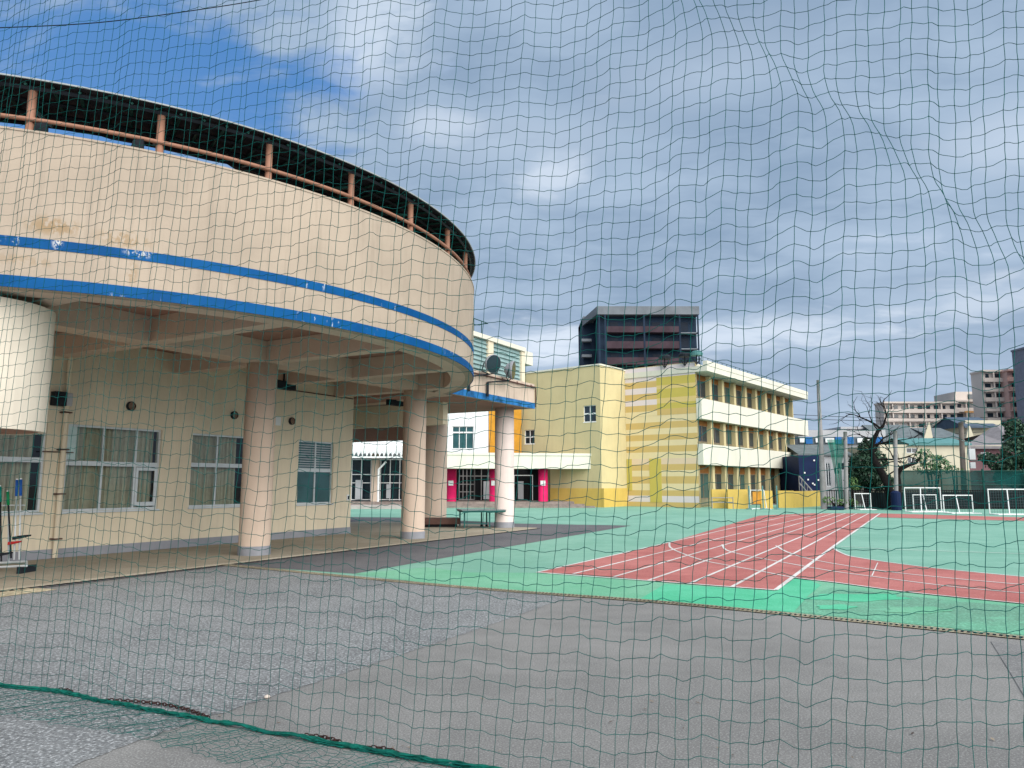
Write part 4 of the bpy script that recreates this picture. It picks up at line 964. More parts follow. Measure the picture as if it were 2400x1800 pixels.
def simple_house(name, Y, x0, x1, ytop, m, lab, depth=8, wins=(), roof=None, parent_label=None, cat='house', group='houses beyond the field'):
    p0 = A(x0, ytop, Y); p1 = A(x1, ytop, Y); t = thing(name, ((p0.x+p1.x)/2, Y, 0), lab, cat, group)
    f = Fr((0, Y), (1, 0), (0, -1)); b = MB(); hs = []
    for (a, c, d, e_) in wins:
        q0 = A(a, e_, Y); q1 = A(c, d, Y); hs.append((q0.x, q1.x, q0.z, q1.z))
    b.wall(f, p0.x, p1.x, 0, p0.z, 0, 0.2, hs); b.box(WORLD, p0.x, p0.x+0.2, Y+0.2, Y+depth, 0, p0.z); b.box(WORLD, p1.x-0.2, p1.x, Y+0.2, Y+depth, 0, p0.z); b.box(WORLD, p0.x+0.2, p1.x-0.2, Y+depth-0.2, Y+depth, 0, p0.z)
    b.build('wall', m, t)
    for h in hs:
        b = MB(); w2 = 0.05
        b.box(f, h[0], h[1], -0.12, -0.05, h[2], h[2]+w2); b.box(f, h[0], h[1], -0.12, -0.05, h[3]-w2, h[3]); b.box(f, h[0], h[0]+w2, -0.119, -0.051, h[2]+w2, h[3]-w2); b.box(f, h[1]-w2, h[1], -0.119, -0.051, h[2]+w2, h[3]-w2); b.box(f, (h[0]+h[1])/2-0.03, (h[0]+h[1])/2+0.03, -0.118, -0.052, h[2]+w2, h[3]-w2)
        wd = b.build('window', ALU, t)
        b = MB(); b.poly([f.p(h[0], -0.09, h[2]), f.p(h[1], -0.09, h[2]), f.p(h[1], -0.09, h[3]), f.p(h[0], -0.09, h[3])]); b.build('pane', DKGLASS, wd)
    if roof == 'flat':
        b = MB(); b.box(WORLD, p0.x-0.15, p1.x+0.15, Y-0.2, Y+depth+0.1, p0.z, p0.z+0.25); b.build('roof', HGREY, t)
    return t, p0, p1
# navy building with dotted lights
t, p0, p1 = simple_house('navy_building', 62, 1871, 1926, 1067, NAVY, 'navy blue block with small white dots right of the balconies', 6, roof=None)
b = MB()
for (x, y) in ((1908, 1079), (1886, 1108), (1894, 1124), (1918, 1125), (1905, 1133), (1909, 1136)):
    q = A(x, y, 61.95); b.box(WORLD, q.x-0.06, q.x+0.06, 61.93, 61.99, q.z-0.06, q.z+0.06)
b.build('wall_dots', WHITEM, t)
b = MB(); q0, q1 = A(1872, 1115, 61), A(1912, 1160, 61); b.tube([q0, q1], 0.06, 5); b.tube([q0+Vector((0, 0, -.6)), q1+Vector((0, 0, -.6))], 0.06, 5)
for k in range(7): c_ = q0+(q1-q0)*k/6; b.tube([c_, c_-Vector((0, 0, 1.2))], 0.03, 4)
b.build('outside_stair', CONC, t)
# long blue-windowed block behind
t, p0, p1 = simple_house('low_station_block', 74.5, 1870, 2075, 1008, HGREY, 'long low block with blue panels behind the poles', 8, cat='building')
b = MB()
wb(b, 1872, 2072, 1024, 1040, 74.2, 0.2, mat('block_band', (0.10, 0.13, 0.15), 0.5))
for x0, x1 in ((1889, 1904), (1959, 1972), (1986, 2000), (2050, 2068)): wb(b, x0, x1, 1024, 1040, 74.0, 0.15, BLUEP)
for x0, x1 in ((1875, 1886), (1912, 1925), (1935, 1955), (2010, 2040)): wb(b, x0, x1, 1027, 1037, 74.05, 0.1, WHITE)
b.build('panel_band', BLUEP, t)
# slate roof house left
def gable(t, x0, x1, yl, yh, Y, depth, m, over=0.2):
    a, c_ = A(x0, yl, Y), A(x1, yl, Y); h = A(x0, yh, Y+depth/2).z
    b = MB(); b.poly([(a.x-over, Y-over, a.z), (c_.x+over, Y-over, a.z), (c_.x+over, Y+depth/2, h), (a.x-over, Y+depth/2, h)]); b.poly([(a.x-over, Y+depth+over, a.z), (c_.x+over, Y+depth+over, a.z), (c_.x+over, Y+depth/2, h), (a.x-over, Y+depth/2, h)])
    b.poly([(a.x, Y, a.z), (a.x, Y+depth, a.z), (a.x, Y+depth/2, h-0.05)]); b.poly([(c_.x, Y, a.z), (c_.x, Y+depth, a.z), (c_.x, Y+depth/2, h-0.05)])
    b.box(WORLD, a.x-over, c_.x+over, Y-over-0.03, Y-over+0.02, a.z-0.15, a.z+0.03)
    return b.build('roof', m, t)
t, p0, p1 = simple_house('grey_roof_house', 66, 1874, 1990, 1064, HGREY, 'pale grey house under a wide slate roof, framed lower windows', 6, wins=((1938, 1946, 1085, 1140), (1963, 1980, 1084, 1102), (1955, 1968, 1096, 1112)))
gable(t, 1874, 1990, 1064, 1042, 66, 6, SLATE)
t, p0, p1 = simple_house('white_gable_house', 78, 1972, 2065, 1006, mat('h_l', (0.45, 0.42, 0.46), 0.85), 'distant pale house with thin flat roof left of the bare tree', 7, wins=((1984, 1990, 1008, 1013), (2020, 2026, 1008, 1013)), roof='flat')
t, p0, p1 = simple_house('cream_house', 62, 2062, 2268, 1042, HCREAM, 'cream walled house with teal edged roof behind the crooked tree', 9, wins=((2125, 2150, 1050, 1062), (2128, 2146, 1072, 1086)))
gable(t, 2132, 2268, 1040, 1027, 62, 5, TEALR)
b = MB(); a, c_, h = A(2050, 1050, 63.5), A(2188, 1033, 63.5), A(2120, 1028, 63.5)
t, p0, p1 = simple_house('slate_roof_house', 74, 2072, 2260, 1032, HCREAM, 'slate roofed house with pale triangular gables, behind the cream house', 10)
gable(t, 2072, 2172, 1032, 996, 74, 8, SLATE); gable(t, 2192, 2255, 1026, 1003, 73, 8, SLATE)
b = MB(); Y = 73.0
for (xl, xr, yb_, yt_, xt) in ((2164, 2188, 1034, 990, 2178), (2264, 2285, 1030, 998, 2272)):
    a, c_, h = A(xl, yb_, Y), A(xr, yb_, Y), A(xt, yt_, Y)
    b.hexa([a, c_, c_+Vector((0, .2, 0)), a+Vector((0, .2, 0))], [h+Vector((-.05, 0, 0)), h+Vector((.05, 0, 0)), h+Vector((.05, .2, 0)), h+Vector((-.05, .2, 0))])
b.build('gable_end', HCREAM, t)
t, p0, p1 = simple_house('brown_house', 64, 2268, 2372, 1047, PURP, 'dark purple brown house with big grey tiled roof by the right tree', 8, wins=((2300, 2322, 1060, 1075),))
b = MB(); Y = 64
a, c_, h = A(2262, 1045, 63.6), A(2375, 1043, 63.6), A(2335, 995, 67)
b.poly([a, c_, A(2375, 1000, 67), h, A(2300, 1018, 67)]); b.poly([a+Vector((0, 8, 0)), c_+Vector((0, 8, 0)), A(2375, 1000, 67), h, A(2300, 1018, 67)]); b.box(WORLD, a.x, c_.x, 63.5, 63.62, a.z-0.25, a.z-0.02); b.build('roof', TILEG, t)
t, p0, p1 = simple_house('blue_roof_house', 84, 2262, 2345, 985, HCREAM, 'house with dark blue grey roof below the tall apartments', 8)
gable(t, 2262, 2338, 1000, 978, 83, 7, mat('blue_slate', (0.07, 0.10, 0.14), 0.6))

# apartments
def apartment(name, Y, x0, x1, ytop, ybot, floors, nwin, m, lab, depth=3.5, band=None, cat='apartment block'):
    a, c_ = A(x0, ybot, Y), A(x1, ytop, Y); t = thing(name, ((a.x+c_.x)/2, Y, 0), lab, cat, 'apartment blocks on the skyline')
    b = MB(); b.box(WORLD, a.x, c_.x, Y, Y+depth, 0, c_.z); b.build('wall', m, t)
    zs = (c_.z-a.z)/floors
    for i in range(floors):
        z0 = c_.z-(i+1)*zs
        b = MB(); b.box(WORLD, a.x, c_.x+0.1, Y-0.7, Y-0.6, z0-0.1, z0+zs*0.36); b.box(WORLD, a.x, c_.x+0.1, Y-0.59, Y-0.01, z0-0.1, z0+0.1); b.build('balcony', band or m, t)
        for j in range(nwin):
            wx = a.x+(c_.x-a.x)*(j+0.5)/nwin; ww = (c_.x-a.x)/nwin*0.27
            if (i*3+j*5) % 7 == 0: ww *= 0.6
            b = MB(); b.box(WORLD, wx-ww, wx+ww, Y-0.08, Y-0.01, z0+zs*0.3, z0+zs*0.80); b.build('window', DKGLASS, t)
        for j in range(1, nwin, 2):
            wx = a.x+(c_.x-a.x)*j/nwin; b = MB(); b.box(WORLD, wx-0.12, wx+0.12, Y-0.58, Y-0.011, z0+0.12, z0+zs-0.12); b.build('divider', m, t)
    b = MB(); b.box(WORLD, a.x-0.2, c_.x+0.2, Y-0.7, Y+depth, c_.z, c_.z+0.35); b.build('roof_slab', m, t)
    return t
apartment('apartment_block', 150, 2074, 2240, 946, 1010, 3, 9, APT, 'long beige three storey apartment block behind the houses')
apartment('apartment_block', 156, 2240, 2312, 942, 1010, 3, 3, APT, 'beige block with orange stripe between the long and the tall apartments')
t = bpy.data.objects['apartment_block.001']
b = MB(); wb(b, 2262, 2290, 963, 967, 154.4, 0.2); b.build('orange_stripe', mat('stripe_or', (0.55, 0.30, 0.12), 0.8), t)
b = MB(); wb(b, 2240, 2311, 918, 944, 158, 8); b.build('upper_storey', APT, t); b = MB(); wb(b, 2270, 2305, 924, 935, 157.8, 0.15); b.build('window', DKGLASS, t)
apartment('apartment_block', 145, 2312, 2372, 872, 1010, 6, 3, APT, 'tall beige apartment tower with curved white balconies at right')
apartment('apartment_block', 143, 2372, 2432, 870, 1010, 6, 2, APTP, 'pink balconied side of the tall apartment tower at right edge', band=APTP)
apartment('apartment_block', 125, 2520, 2640, 792, 1000, 9, 3, mat('far_grey', (0.20, 0.21, 0.26), 0.8), 'tall grey block cut by the right edge of the picture', depth=14)

# dark tower behind the yellow school
YT = 135.0
tw = thing('apartment_tower', (A(1500, 1000, YT).x, YT, 0), 'dark reddish brown high rise behind the yellow school roof', 'tower')
xl, xm, xr = A(1400, 800, YT).x, A(1372, 800, YT).x, A(1633, 800, YT).x; z1 = A(1500, 742, YT).z; z2 = A(1500, 723, YT).z
b = MB(); b.box(WORLD, xl, xr, YT, YT+14, 0, z1); b.box(WORLD, A(1367, 800, YT+4).x, xl-0.01, YT+4, YT+14, 0, A(1380, 745, YT+4).z); b.build('tower_core', TOWER, tw)
b = MB(); b.box(WORLD, xl-0.2, xr+0.2, YT-1.8, YT+14, z1+0.02, z2); b.box(WORLD, A(1367, 800, YT+4).x, xl-0.22, YT+3.8, YT+14, A(1380, 757, YT+4).z, A(1380, 742, YT+4).z)
b.hexa([(xl-0.21, YT-1.8, z1+.03), (xl-0.21, YT+3.7, z1+.03), (xl-2.4, YT+3.7, z1-1.0), (xl-2.4, YT+3.5, z1-1.0)], [(xl-0.21, YT-1.8, z2-.02), (xl-0.21, YT+3.7, z2-.02), (xl-2.4, YT+3.7, z2-1.3), (xl-2.4, YT+3.5, z2-1.3)]); b.build('roof_band', TOWERG, tw)
fl_h = (z1-CH)/9.0
nfl = 8; zz_ = z1
for i in range(nfl):
    z_ = z1-1.0-i*3.0*1.0
    b = MB(); b.box(WORLD, xl+1.5, xr-3.6, YT-1.7, YT-1.5, z_-2.3, z_-1.0 if i else z_-1.2); b.box(WORLD, xl+1.5, xr-3.6, YT-1.49, YT-0.01, z_-2.4, z_-2.2); b.build('balcony', TOWERR, tw)
    b = MB()
    for j in range(6):
        x = xl+2.4+j*2.6; b.box(WORLD, x, x+1.5, YT-0.06, YT-0.01, z_-1.8, z_-0.1)
    b.build('window', mat('tower_glass', (0.012, 0.020, 0.035), 0.5), tw)
    b = MB(); b.box(WORLD, xr-3.3, xr-0.1, YT-1.6, YT-0.02, z_-2.5, z_-2.3); b.box(WORLD, A(1369, 800, YT+4).x-0.6, xl-0.8, YT+2.5, YT+3.97, z_-3.2, z_-2.7); b.build('stair_landing', TOWERG, tw)
for x in (xl+0.2, xl+1.3, xr-3.45, xr-0.12, xr-10):
    b = MB(); b.box(WORLD, x-0.15, x+0.15, YT-1.75, YT-1.71, 0, z1); b.build('pier', TOWER, tw)

# trees and shrubs
def leaves(b, c, rad, n, size, m=None):
    for _ in range(n):
        d = rng.normal(size=3); d /= np.linalg.norm(d); rr = rng.uniform(0.45, 1.0)**0.6
        p = np.array(c)+d*np.array(rad)*rr
        u = rng.normal(size=3); u /= np.linalg.norm(u); v = np.cross(u, rng.normal(size=3)); v /= np.linalg.norm(v); s1 = size*rng.uniform(0.6, 1.4); s2 = s1*rng.uniform(0.4, 0.7)
        b.poly([p-u*s1, p+v*s2, p+u*s1, p-v*s2], m)
def shrub(name, px, ybase, Y, blobs, m, n, size, lab, cat='shrub', trunkh=True, group='trees and shrubs along the field'):
    base = A(px, ybase, Y); base.z = 0; t = thing(name, base, lab, cat, group)
    b = MB(); 
    for (bx_, by_, rx, ry) in blobs:
        c = A(bx_, by_, Y); k = Y/FPX; leaves(b, (c.x, Y+rng.uniform(-.4, .4), c.z), (rx*k, rx*k*0.8, ry*k), int(n*rx*ry/900), size)
    b.build('crown', m, t)
    b = MB()
    for (bx_, by_, rx, ry) in blobs[:5]:
        c = A(bx_, by_, Y); b.tube([base+Vector((0, 0, -0.0)), base*0.5+c*0.5+Vector((0.15, 0, 0)), c], [0.12, 0.07, 0.03], 6)
    b.build('trunk', BARK, t)
shrub('evergreen_tree', 2028, 1190, 51.5, [(2030, 1052, 22, 24), (2015, 1085, 28, 28), (2050, 1085, 28, 32), (2035, 1115, 36, 26), (2060, 1130, 30, 24), (2010, 1125, 24, 26), (2000, 1100, 16, 26)], LEAF1, 900, 0.11, 'dense dark evergreen behind the grey pole left of the bare tree', 'tree')
shrub('evergreen_tree', 2180, 1190, 53, [(2165, 1060, 15, 10), (2180, 1080, 34, 15), (2205, 1085, 22, 16), (2170, 1098, 30, 14), (2195, 1105, 30, 10), (2225, 1098, 10, 8), (2150, 1070, 8, 12)], LEAF2, 420, 0.10, 'spreading green shrub rising above the teal windbreak', 'tree')
shrub('evergreen_tree', 2390, 1190, 52, [(2385, 1000, 24, 20), (2400, 1030, 40, 34), (2380, 1060, 42, 28), (2345, 1085, 38, 22), (2390, 1100, 50, 28), (2320, 1072, 20, 12), (2430, 1060, 40, 60), (2365, 1120, 40, 20)], LEAF1, 700, 0.12, 'large dark leafy tree at the right edge of the field', 'tree')
shrub('evergreen_tree', 1995, 1190, 50.5, [(1995, 1130, 14, 12), (2005, 1142, 14, 9)], LEAF3, 500, 0.07, 'small light bush at the foot of the dark evergreen')
shrub('hedge_plant', 1955, 1190, 49.45, [(1945, 1172, 16, 9), (1970, 1176, 18, 8), (2000, 1178, 16, 7), (1990, 1170, 10, 7)], LEAF3, 700, 0.06, 'low bright weeds between the two grey poles', 'plant')
shrub('hedge_plant', 2235, 1190, 54, [(2230, 1095, 10, 6), (2242, 1101, 8, 5)], LEAF3, 500, 0.07, 'small leafy sprig above windbreak beside the brown pole', 'plant')
# bare crooked tree
bt = thing('bare_tree', (A(2098, 1190, 49).x, 49, 0), 'crooked dark leafless tree with two leaning trunks by the field', 'tree', 'trees and shrubs along the field')
b = MB(); T = lambda x, y, d=0: A(x, y, 49+d)
b.tube([Vector((T(2094, 1190).x, 49, 0)), T(2088, 1160), T(2078, 1130), T(2064, 1105), T(2050, 1080), T(2043, 1055), T(2048, 1030), T(2058, 1010), T(2070, 998), T(2074, 988)], [0.36, 0.33, 0.26, 0.22, 0.2, 0.18, 0.15, 0.12, 0.09, 0.05], 9)
b.tube([Vector((T(2102, 1190).x, 49.1, 0)), T(2106, 1140), T(2104, 1115), T(2112, 1098), T(2130, 1090), T(2148, 1085), T(2158, 1070)], [0.24, 0.2, 0.17, 0.15, 0.12, 0.08, 0.03], 8)
b.build('trunk', BARK, bt, smooth=True)
b = MB()
def twig(p, d, L_, r, lev):
    pts = [p]; q = Vector(p); dd_ = Vector(d).normalized()
    for k in range(5):
        dd_ = (dd_+Vector(rng.normal(size=3)*0.22)).normalized(); q = q+dd_*L_/5; pts.append(q.copy())
        if lev and k > 0 and rng.rand() < 0.75: twig(q, (dd_+Vector(rng.normal(size=3)*0.7)).normalized(), L_*0.55, r*0.5, lev-1)
    b.tube(pts, [r*(1-0.16*k) for k in range(6)], 5)
for (x, y, dx, dz, L_, r) in ((2064, 1005, -1, 0.7, 2.4, .08), (2070, 998, .5, 1, 1.8, .07), (2048, 1030, -1, .6, 1.5, .06), (2050, 1080, 1, .35, 2.6, .08), (2046, 1060, 1.0, .55, 3.0, .08), (2060, 1100, 1, .8, 2.2, .06), (2074, 1120, .8, .9, 2.0, .06), (2045, 1045, 1, .3, 2.6, .07), (2112, 1098, -.6, .9, 2.2, .07), (2074, 990, .2, 1, 1.2, .04), (2060, 1010, -.6, 1, 2.2, .05), (2130, 1090, .6, .8, 1.5, .05), (2044, 1052, -.9, .6, 1.5, .05)):
    twig(T(x, y), (dx, 0.1*rng.normal(), dz), L_, r, 2)
b.build('branches', BARK, bt)

# bunched green net hanging from the pole
m_ = bpy.data.materials.new('hanging_net'); m_.use_nodes = True; n_ = N(m_.node_tree); o_ = m_.node_tree.nodes['Material Output']; p_ = m_.node_tree.nodes['Principled BSDF']
p_.inputs['Base Color'].default_value = (0.01, 0.20, 0.14, 1); p_.inputs['Roughness'].default_value = 0.9; mx_ = n_.new('ShaderNodeMixShader'); tr_ = n_.new('ShaderNodeBsdfTransparent')
mx_.inputs[0].default_value = 0.7; n_.link(tr_.outputs[0], mx_.inputs[1]); n_.link(p_.outputs[0], mx_.inputs[2]); n_.link(mx_.outputs[0], o_.inputs[0])
b = MB(); rows = [(1030, 1938, 1982), (1060, 1946, 1978), (1090, 1952, 1974), (1120, 1958, 1974), (1150, 1963, 1976), (1170, 1966, 1978)]
for k in range(len(rows)-1):
    for q_ in range(8):
        def PP(rw, q): 
            P_ = A(rw[1]+(rw[2]-rw[1])*q/8, rw[0], 49.3); return (P_.x, 49.3+0.12*math.sin(q*1.9), P_.z)
        b.poly([PP(rows[k], q_), PP(rows[k], q_+1), PP(rows[k+1], q_+1), PP(rows[k+1], q_)])
tag(b.build('hanging_net', m_), 'bunched green net hanging like a funnel before the grey house', 'net')
# windbreak, low fence
_n = N(TEALN.node_tree); _t = _n.new('ShaderNodeBsdfTransparent'); _m = _n.new('ShaderNodeMixShader'); _m.inputs[0].default_value = 0.88
_n.link(_t.outputs[0], _m.inputs[1]); _n.link(TEALN.node_tree.nodes['Principled BSDF'].outputs[0], _m.inputs[2]); _n.link(_m.outputs[0], TEALN.node_tree.nodes['Material Output'].inputs[0])
wbk = thing('windbreak_fence', (A(2250, 1190, 51).x, 50.6, 0), 'dark teal windbreak net fence along the right of the field', 'fence')
zt_ = A(2250, 1104, 50.6).z
b = MB(); xs = [A(2105, 1100, 50.6).x + k*0.35 for k in range(60)]
for k in range(59):
    b.poly([(xs[k], 50.6+0.06*math.sin(k*1.3), 0.1), (xs[k+1], 50.6+0.06*math.sin((k+1)*1.3), 0.1), (xs[k+1], 50.6+0.05*math.sin((k+1)*.9), zt_+0.05*math.sin((k+1)*0.8)), (xs[k], 50.6+0.05*math.sin(k*.9), zt_+0.05*math.sin(k*0.8))])
b.build('screen', TEALN, wbk)
b = MB()
for k in range(0, 60, 8): b.tube([(xs[k], 50.45, 0), (xs[k], 50.45, zt_+0.15)], 0.05, 6)
b.tube([(xs[0], 50.45, zt_), (xs[-1], 50.45, zt_)], 0.035, 5); b.tube([(xs[0], 50.45, 1.6), (xs[-1], 50.45, 1.6)], 0.03, 5); b.build('posts_and_rails', DARKGRN, wbk)
lf = thing('low_fence', (A(2100, 1190, 52).x, 49.9, 0), 'low dark metal fence behind the goals and tree', 'fence')
b = MB(); xa, xb = A(1935, 1190, 49.9).x, A(2500, 1190, 49.9).x; zt_ = A(2100, 1150, 49.9).z
for z_ in (0.12, zt_): b.box(WORLD, xa, xb, 49.93, 49.97, z_-0.03, z_+0.03)
x = xa
while x < xb: b.box(WORLD, x-0.02, x+0.02, 49.9, 49.925, 0, zt_+0.05); x += 0.16
b.build('pickets', BLACK, lf)
b = MB(); b.box(WORLD, xa+3.2, xb, 50.1, 50.15, 0, zt_-0.1); b.build('dark_screen', mat('dark_screen', (0.012, 0.03, 0.033), 0.8, 0.3, 1), lf)
b = MB(); b.box(WORLD, A(1950, 1190, 48).x, A(1982, 1190, 48).x, 48.2, 48.8, 0, 0.22); tag(b.build('folded_sheet', NAVY, bevel=0.04), 'low navy blue bundle lying between the grey poles', 'tarpaulin')

# goals
def goal(x0, x1, ytop, ybot, lab, tilt=0.5, m=WHITEM):
    Y = G((x0+x1)/2, ybot)[1]; a = A(x0, ybot, Y); c_ = A(x1, ybot, Y); z = A(x0, ytop, Y).z
    t = thing('goal', ((a.x+c_.x)/2, Y, 0), lab, 'goal', 'goals along the edge of the field'); r = 0.031; dp = 0.9
    for x in (a.x, c_.x):
        b = MB(); b.tube([(x, Y, 0), (x, Y, z)], r, 8); b.build('post', m, t)
    b = MB(); b.tube([(a.x-r, Y, z), (c_.x+r, Y, z)], r, 8); b.build('crossbar', m, t)
    b = MB(); w_ = (c_.x-a.x)
    b.tube([(a.x, Y, r), (c_.x, Y, r)], r*0.8, 6)
    b.tube([(a.x, Y, r), (a.x-0.1, Y-dp, r), (c_.x-0.1, Y-dp, r), (c_.x, Y, r)], r*0.8, 6)
    for q in (0.45, ): b.tube([(a.x+w_*q, Y, z), (a.x+w_*(q-0.24), Y-dp, r)], r*0.9, 6)
    b.build('stay', m, t)
    b = MB(); nx = max(8, int(w_/0.14)); nz_ = max(6, int(z/0.14))
    for i in range(nx+1): x = a.x+w_*i/nx; b.tube([(x, Y+0.02, 0), (x, Y+0.02, z)], 0.006, 3, cap=False)
    for i in range(nz_+1): zq = z*i/nz_; b.tube([(a.x, Y+0.02, zq), (c_.x, Y+0.02, zq)], 0.006, 3, cap=False)
    b.build('goal_net', mat('goal_net', (0.09, 0.11, 0.12), 0.8), t)
goal(2005, 2042, 1157, 1194.5, 'smallest white goal frame, standing alone left of the tree')
goal(2123, 2207, 1143.5, 1200, 'tallest white goal, with a smaller goal nested inside it')
goal(2142, 2196, 1160, 1199, 'small goal nested inside the tall white goal')
goal(2213, 2281, 1161, 1203, 'low wide goal between the nested pair and the right edge goal')
goal(2320, 2420, 1147, 1206, 'white goal cut off by the right edge of the picture')

# ------------------------------------------------------------------ THE SAFETY NET in front
rope_px = [(0, 1611), (125, 1624), (244, 1649), (434, 1684), (597, 1714), (814, 1755), (1047, 1795)]
rp = [np.array(G(*p)) for p in rope_px]
d0 = (rp[1]-rp[0])/np.hypot(*(rp[1]-rp[0])); dr_ = rp[-1]-rp[0]; dr_ /= np.hypot(*dr_)
pl = [rp[0]-np.array([0.93, -0.36])*3.2, rp[0]-np.array([0.93, -0.36])*1.5] + rp + [np.array([0.55, 4.42]), np.array([1.5, 4.18]), np.array([2.5, 3.98]), np.array([3.6, 3.82]), np.array([4.8, 3.7])]
plan = smooth_line(pl, 10); pa = np.array(plan); cumn = np.concatenate([[0], np.cumsum(np.hypot(*np.diff(pa, axis=0).T))])
TOT = cumn[-1]
def plan_at(u):
    x = np.interp(u, cumn, pa[:, 0]); y = np.interp(u, cumn, pa[:, 1]); x2 = np.interp(u+0.08, cumn, pa[:, 0]); y2 = np.interp(u+0.08, cumn, pa[:, 1])
    x1 = np.interp(u-0.08, cumn, pa[:, 0]); y1 = np.interp(u-0.08, cumn, pa[:, 1])
    t = np.stack([x2-x1, y2-y1], -1); l = np.maximum(np.hypot(t[..., 0], t[..., 1]), 1e-6)[..., None]; t = t/l
    return x, y, -t[..., 1], t[..., 0]
SUB = 2; CV = 0.100; NV = 82
SC = float(np.interp(0.0, pa[:, 0]/pa[:, 1], cumn))
us_ = [0.0]
while us_[-1] < TOT-0.1:
    us_.append(us_[-1]+float(np.interp(us_[-1], [SC-4.5, SC-1, SC+0.3, SC+1, SC+2.5], [0.100, 0.094, 0.088, 0.081, 0.085])))
us_ = np.array(us_); NU = len(us_)-1; CELL = 0.08
# taut strands: every few cells the net hangs from one, and sags between
taut = [0]; 
while taut[-1] < NU: taut.append(taut[-1]+int(rng.choice([3, 4, 5, 5, 6, 7])))
taut[-1] = max(taut[-1], NU+1); tautu = np.interp(taut, np.arange(NU+1), us_); tautu[-1] = us_[-1]+0.5; amp = rng.uniform(0.030, 0.062, len(taut)); famp = rng.uniform(-0.05, 0.05, len(taut)); step = rng.uniform(-0.02, 0.02, len(taut))
nph = rng.uniform(0, 6.28, 40)
def net_pos(u, v):
    i = np.clip(np.searchsorted(tautu, u, side='right')-1, 0, len(tautu)-2)
    w_ = (u-tautu[i])/(tautu[i+1]-tautu[i]); sag = 1-np.abs(2*w_-1)**1.3
    dz = -amp[i]*sag*(0.75+0.25*np.sin(v*1.7+nph[i % 40])) + 0.004*np.sin(u*37+v*9)+0.004*np.sin(u*61-v*23)+0.02*np.sin(u*1.9+v*0.5)
    dz = dz+0.085*np.maximum(u-SC, 0)*np.clip(v/1.6, 0, 1)*np.clip((u-SC)/1.0, 0, 1)+0.10*np.clip((SC-u)/4.0, 0, 1)*v
    do = famp[i]*np.sin(np.pi*w_)+0.008*np.sin(u*21+v*2.4)+0.03*np.sin(u*2.3+v*0.5)
    du = 0.0035*np.sin(v*11+u*9)+0.0025*np.sin(v*29+u*17)+0.012*np.sin(v*0.5+u*3.1)+0.010*np.sin(v*0.3+u*31)+0.075*(v-1.6)
    # seam that pulls the meshes aslant, from top to right
    vl = SV0+(u-SU0)*(SV1-SV0)/(SU1-SU0)+0.03*np.sin(u*9)
    f = 1/(1+np.exp(-(v-vl)/0.085)); on = 1/(1+np.exp(-(u-SU0+0.9)/0.15))
    du = du-0.135*f*on; dz = dz-0.05*f*on+0.10*np.exp(-((v-vl)/0.25)**2)*on*0.3
    # bottom gathers toward the rope
    x, y, nx, ny = plan_at(u+du)
    return x+nx*do, y+ny*do, v+dz
# arc position of the seam start: where the strand at photo x 1700 hangs
_xx = pa[:, 0]/pa[:, 1]; SEAM0 = 0
def net_uv(px, py):
    r_ = ray(px, py); u_ = float(np.interp(r_[0]/r_[1], _xx, cumn)); y_ = float(np.interp(u_, cumn, pa[:, 1])); z_ = CH+r_[2]/r_[1]*y_
    return u_-0.075*(z_-1.6), z_
SU0, SV0 = net_uv(1700, 30); SU1, SV1 = net_uv(2375, 560)
_t = lambda u: 0.085*max(u-SC, 0)*min(1, max(0, (u-SC)))
SV0 -= _t(SU0); SV1 -= _t(SU1)
def strand_mesh(lines, r, n=3):
    V = []; F = []; base = 0
    for P in lines:
        P = np.asarray(P); L = len(P); t = np.gradient(P, axis=0); t /= np.linalg.norm(t, axis=1)[:, None]+1e-9
        up = np.where(np.abs(t[:, 2:3]) > 0.8, np.array([[0., 1, 0]]), np.array([[0., 0, 1]])); x = np.cross(t, up); x /= np.linalg.norm(x, axis=1)[:, None]+1e-9; y = np.cross(x, t)
        for q in range(n): V.append(P+r*(x*math.cos(2*math.pi*q/n)+y*math.sin(2*math.pi*q/n)))
        idx = base+np.arange(L*n).reshape(n, L)
        for q in range(n):
            a = idx[q]; b_ = idx[(q+1) % n]; F.append(np.stack([a[:-1], b_[:-1], b_[1:], a[1:]], 1))
        base += L*n
    return np.concatenate(V), np.concatenate(F)
def mesh_np(name, V, F, m, parent=None, smooth=True):
    me = bpy.data.meshes.new(name); me.vertices.add(len(V)); me.vertices.foreach_set('co', V.astype(np.float32).ravel())
    me.loops.add(F.size); me.loops.foreach_set('vertex_index', F.astype(np.int32).ravel()); me.polygons.add(len(F))
    me.polygons.foreach_set('loop_start', np.arange(0, F.size, 4, dtype=np.int32)); me.polygons.foreach_set('loop_total', np.full(len(F), 4, np.int32))
    me.materials.append(m); me.update(calc_edges=True); me.validate()
    if smooth: me.polygons.foreach_set('use_smooth', [True]*len(me.polygons))
    o = bpy.data.objects.new(name, me); scn.collection.objects.link(o)
    if parent is not None: o.parent = parent; o.matrix_parent_inverse = Pinv(parent)
    return o
NETM = mat('net_twine', (0.005, 0.100, 0.088), 0.75, 0.25, 4)
net = thing('safety_net', (rp[3][0], rp[3][1], 0), 'green square mesh safety net hanging across the whole view', 'net')
lines = []
for i in range(NU+1):
    v = np.arange(0, NV*SUB+1)*CV/SUB+0.02; u = np.full_like(v, us_[i]); x, y, z = net_pos(u, v); z = np.maximum(z, 0.012); lines.append(np.stack([x, y, z], 1))
for j in range(NV+1):
    u = np.interp(np.arange(0, NU*3+1)/3, np.arange(NU+1), us_); v = np.full_like(u, j*CV+0.02); x, y, z = net_pos(u, v); z = np.maximum(z, 0.012); lines.append(np.stack([x, y, z], 1))
V, F = strand_mesh(lines, 0.0021)
kn = []
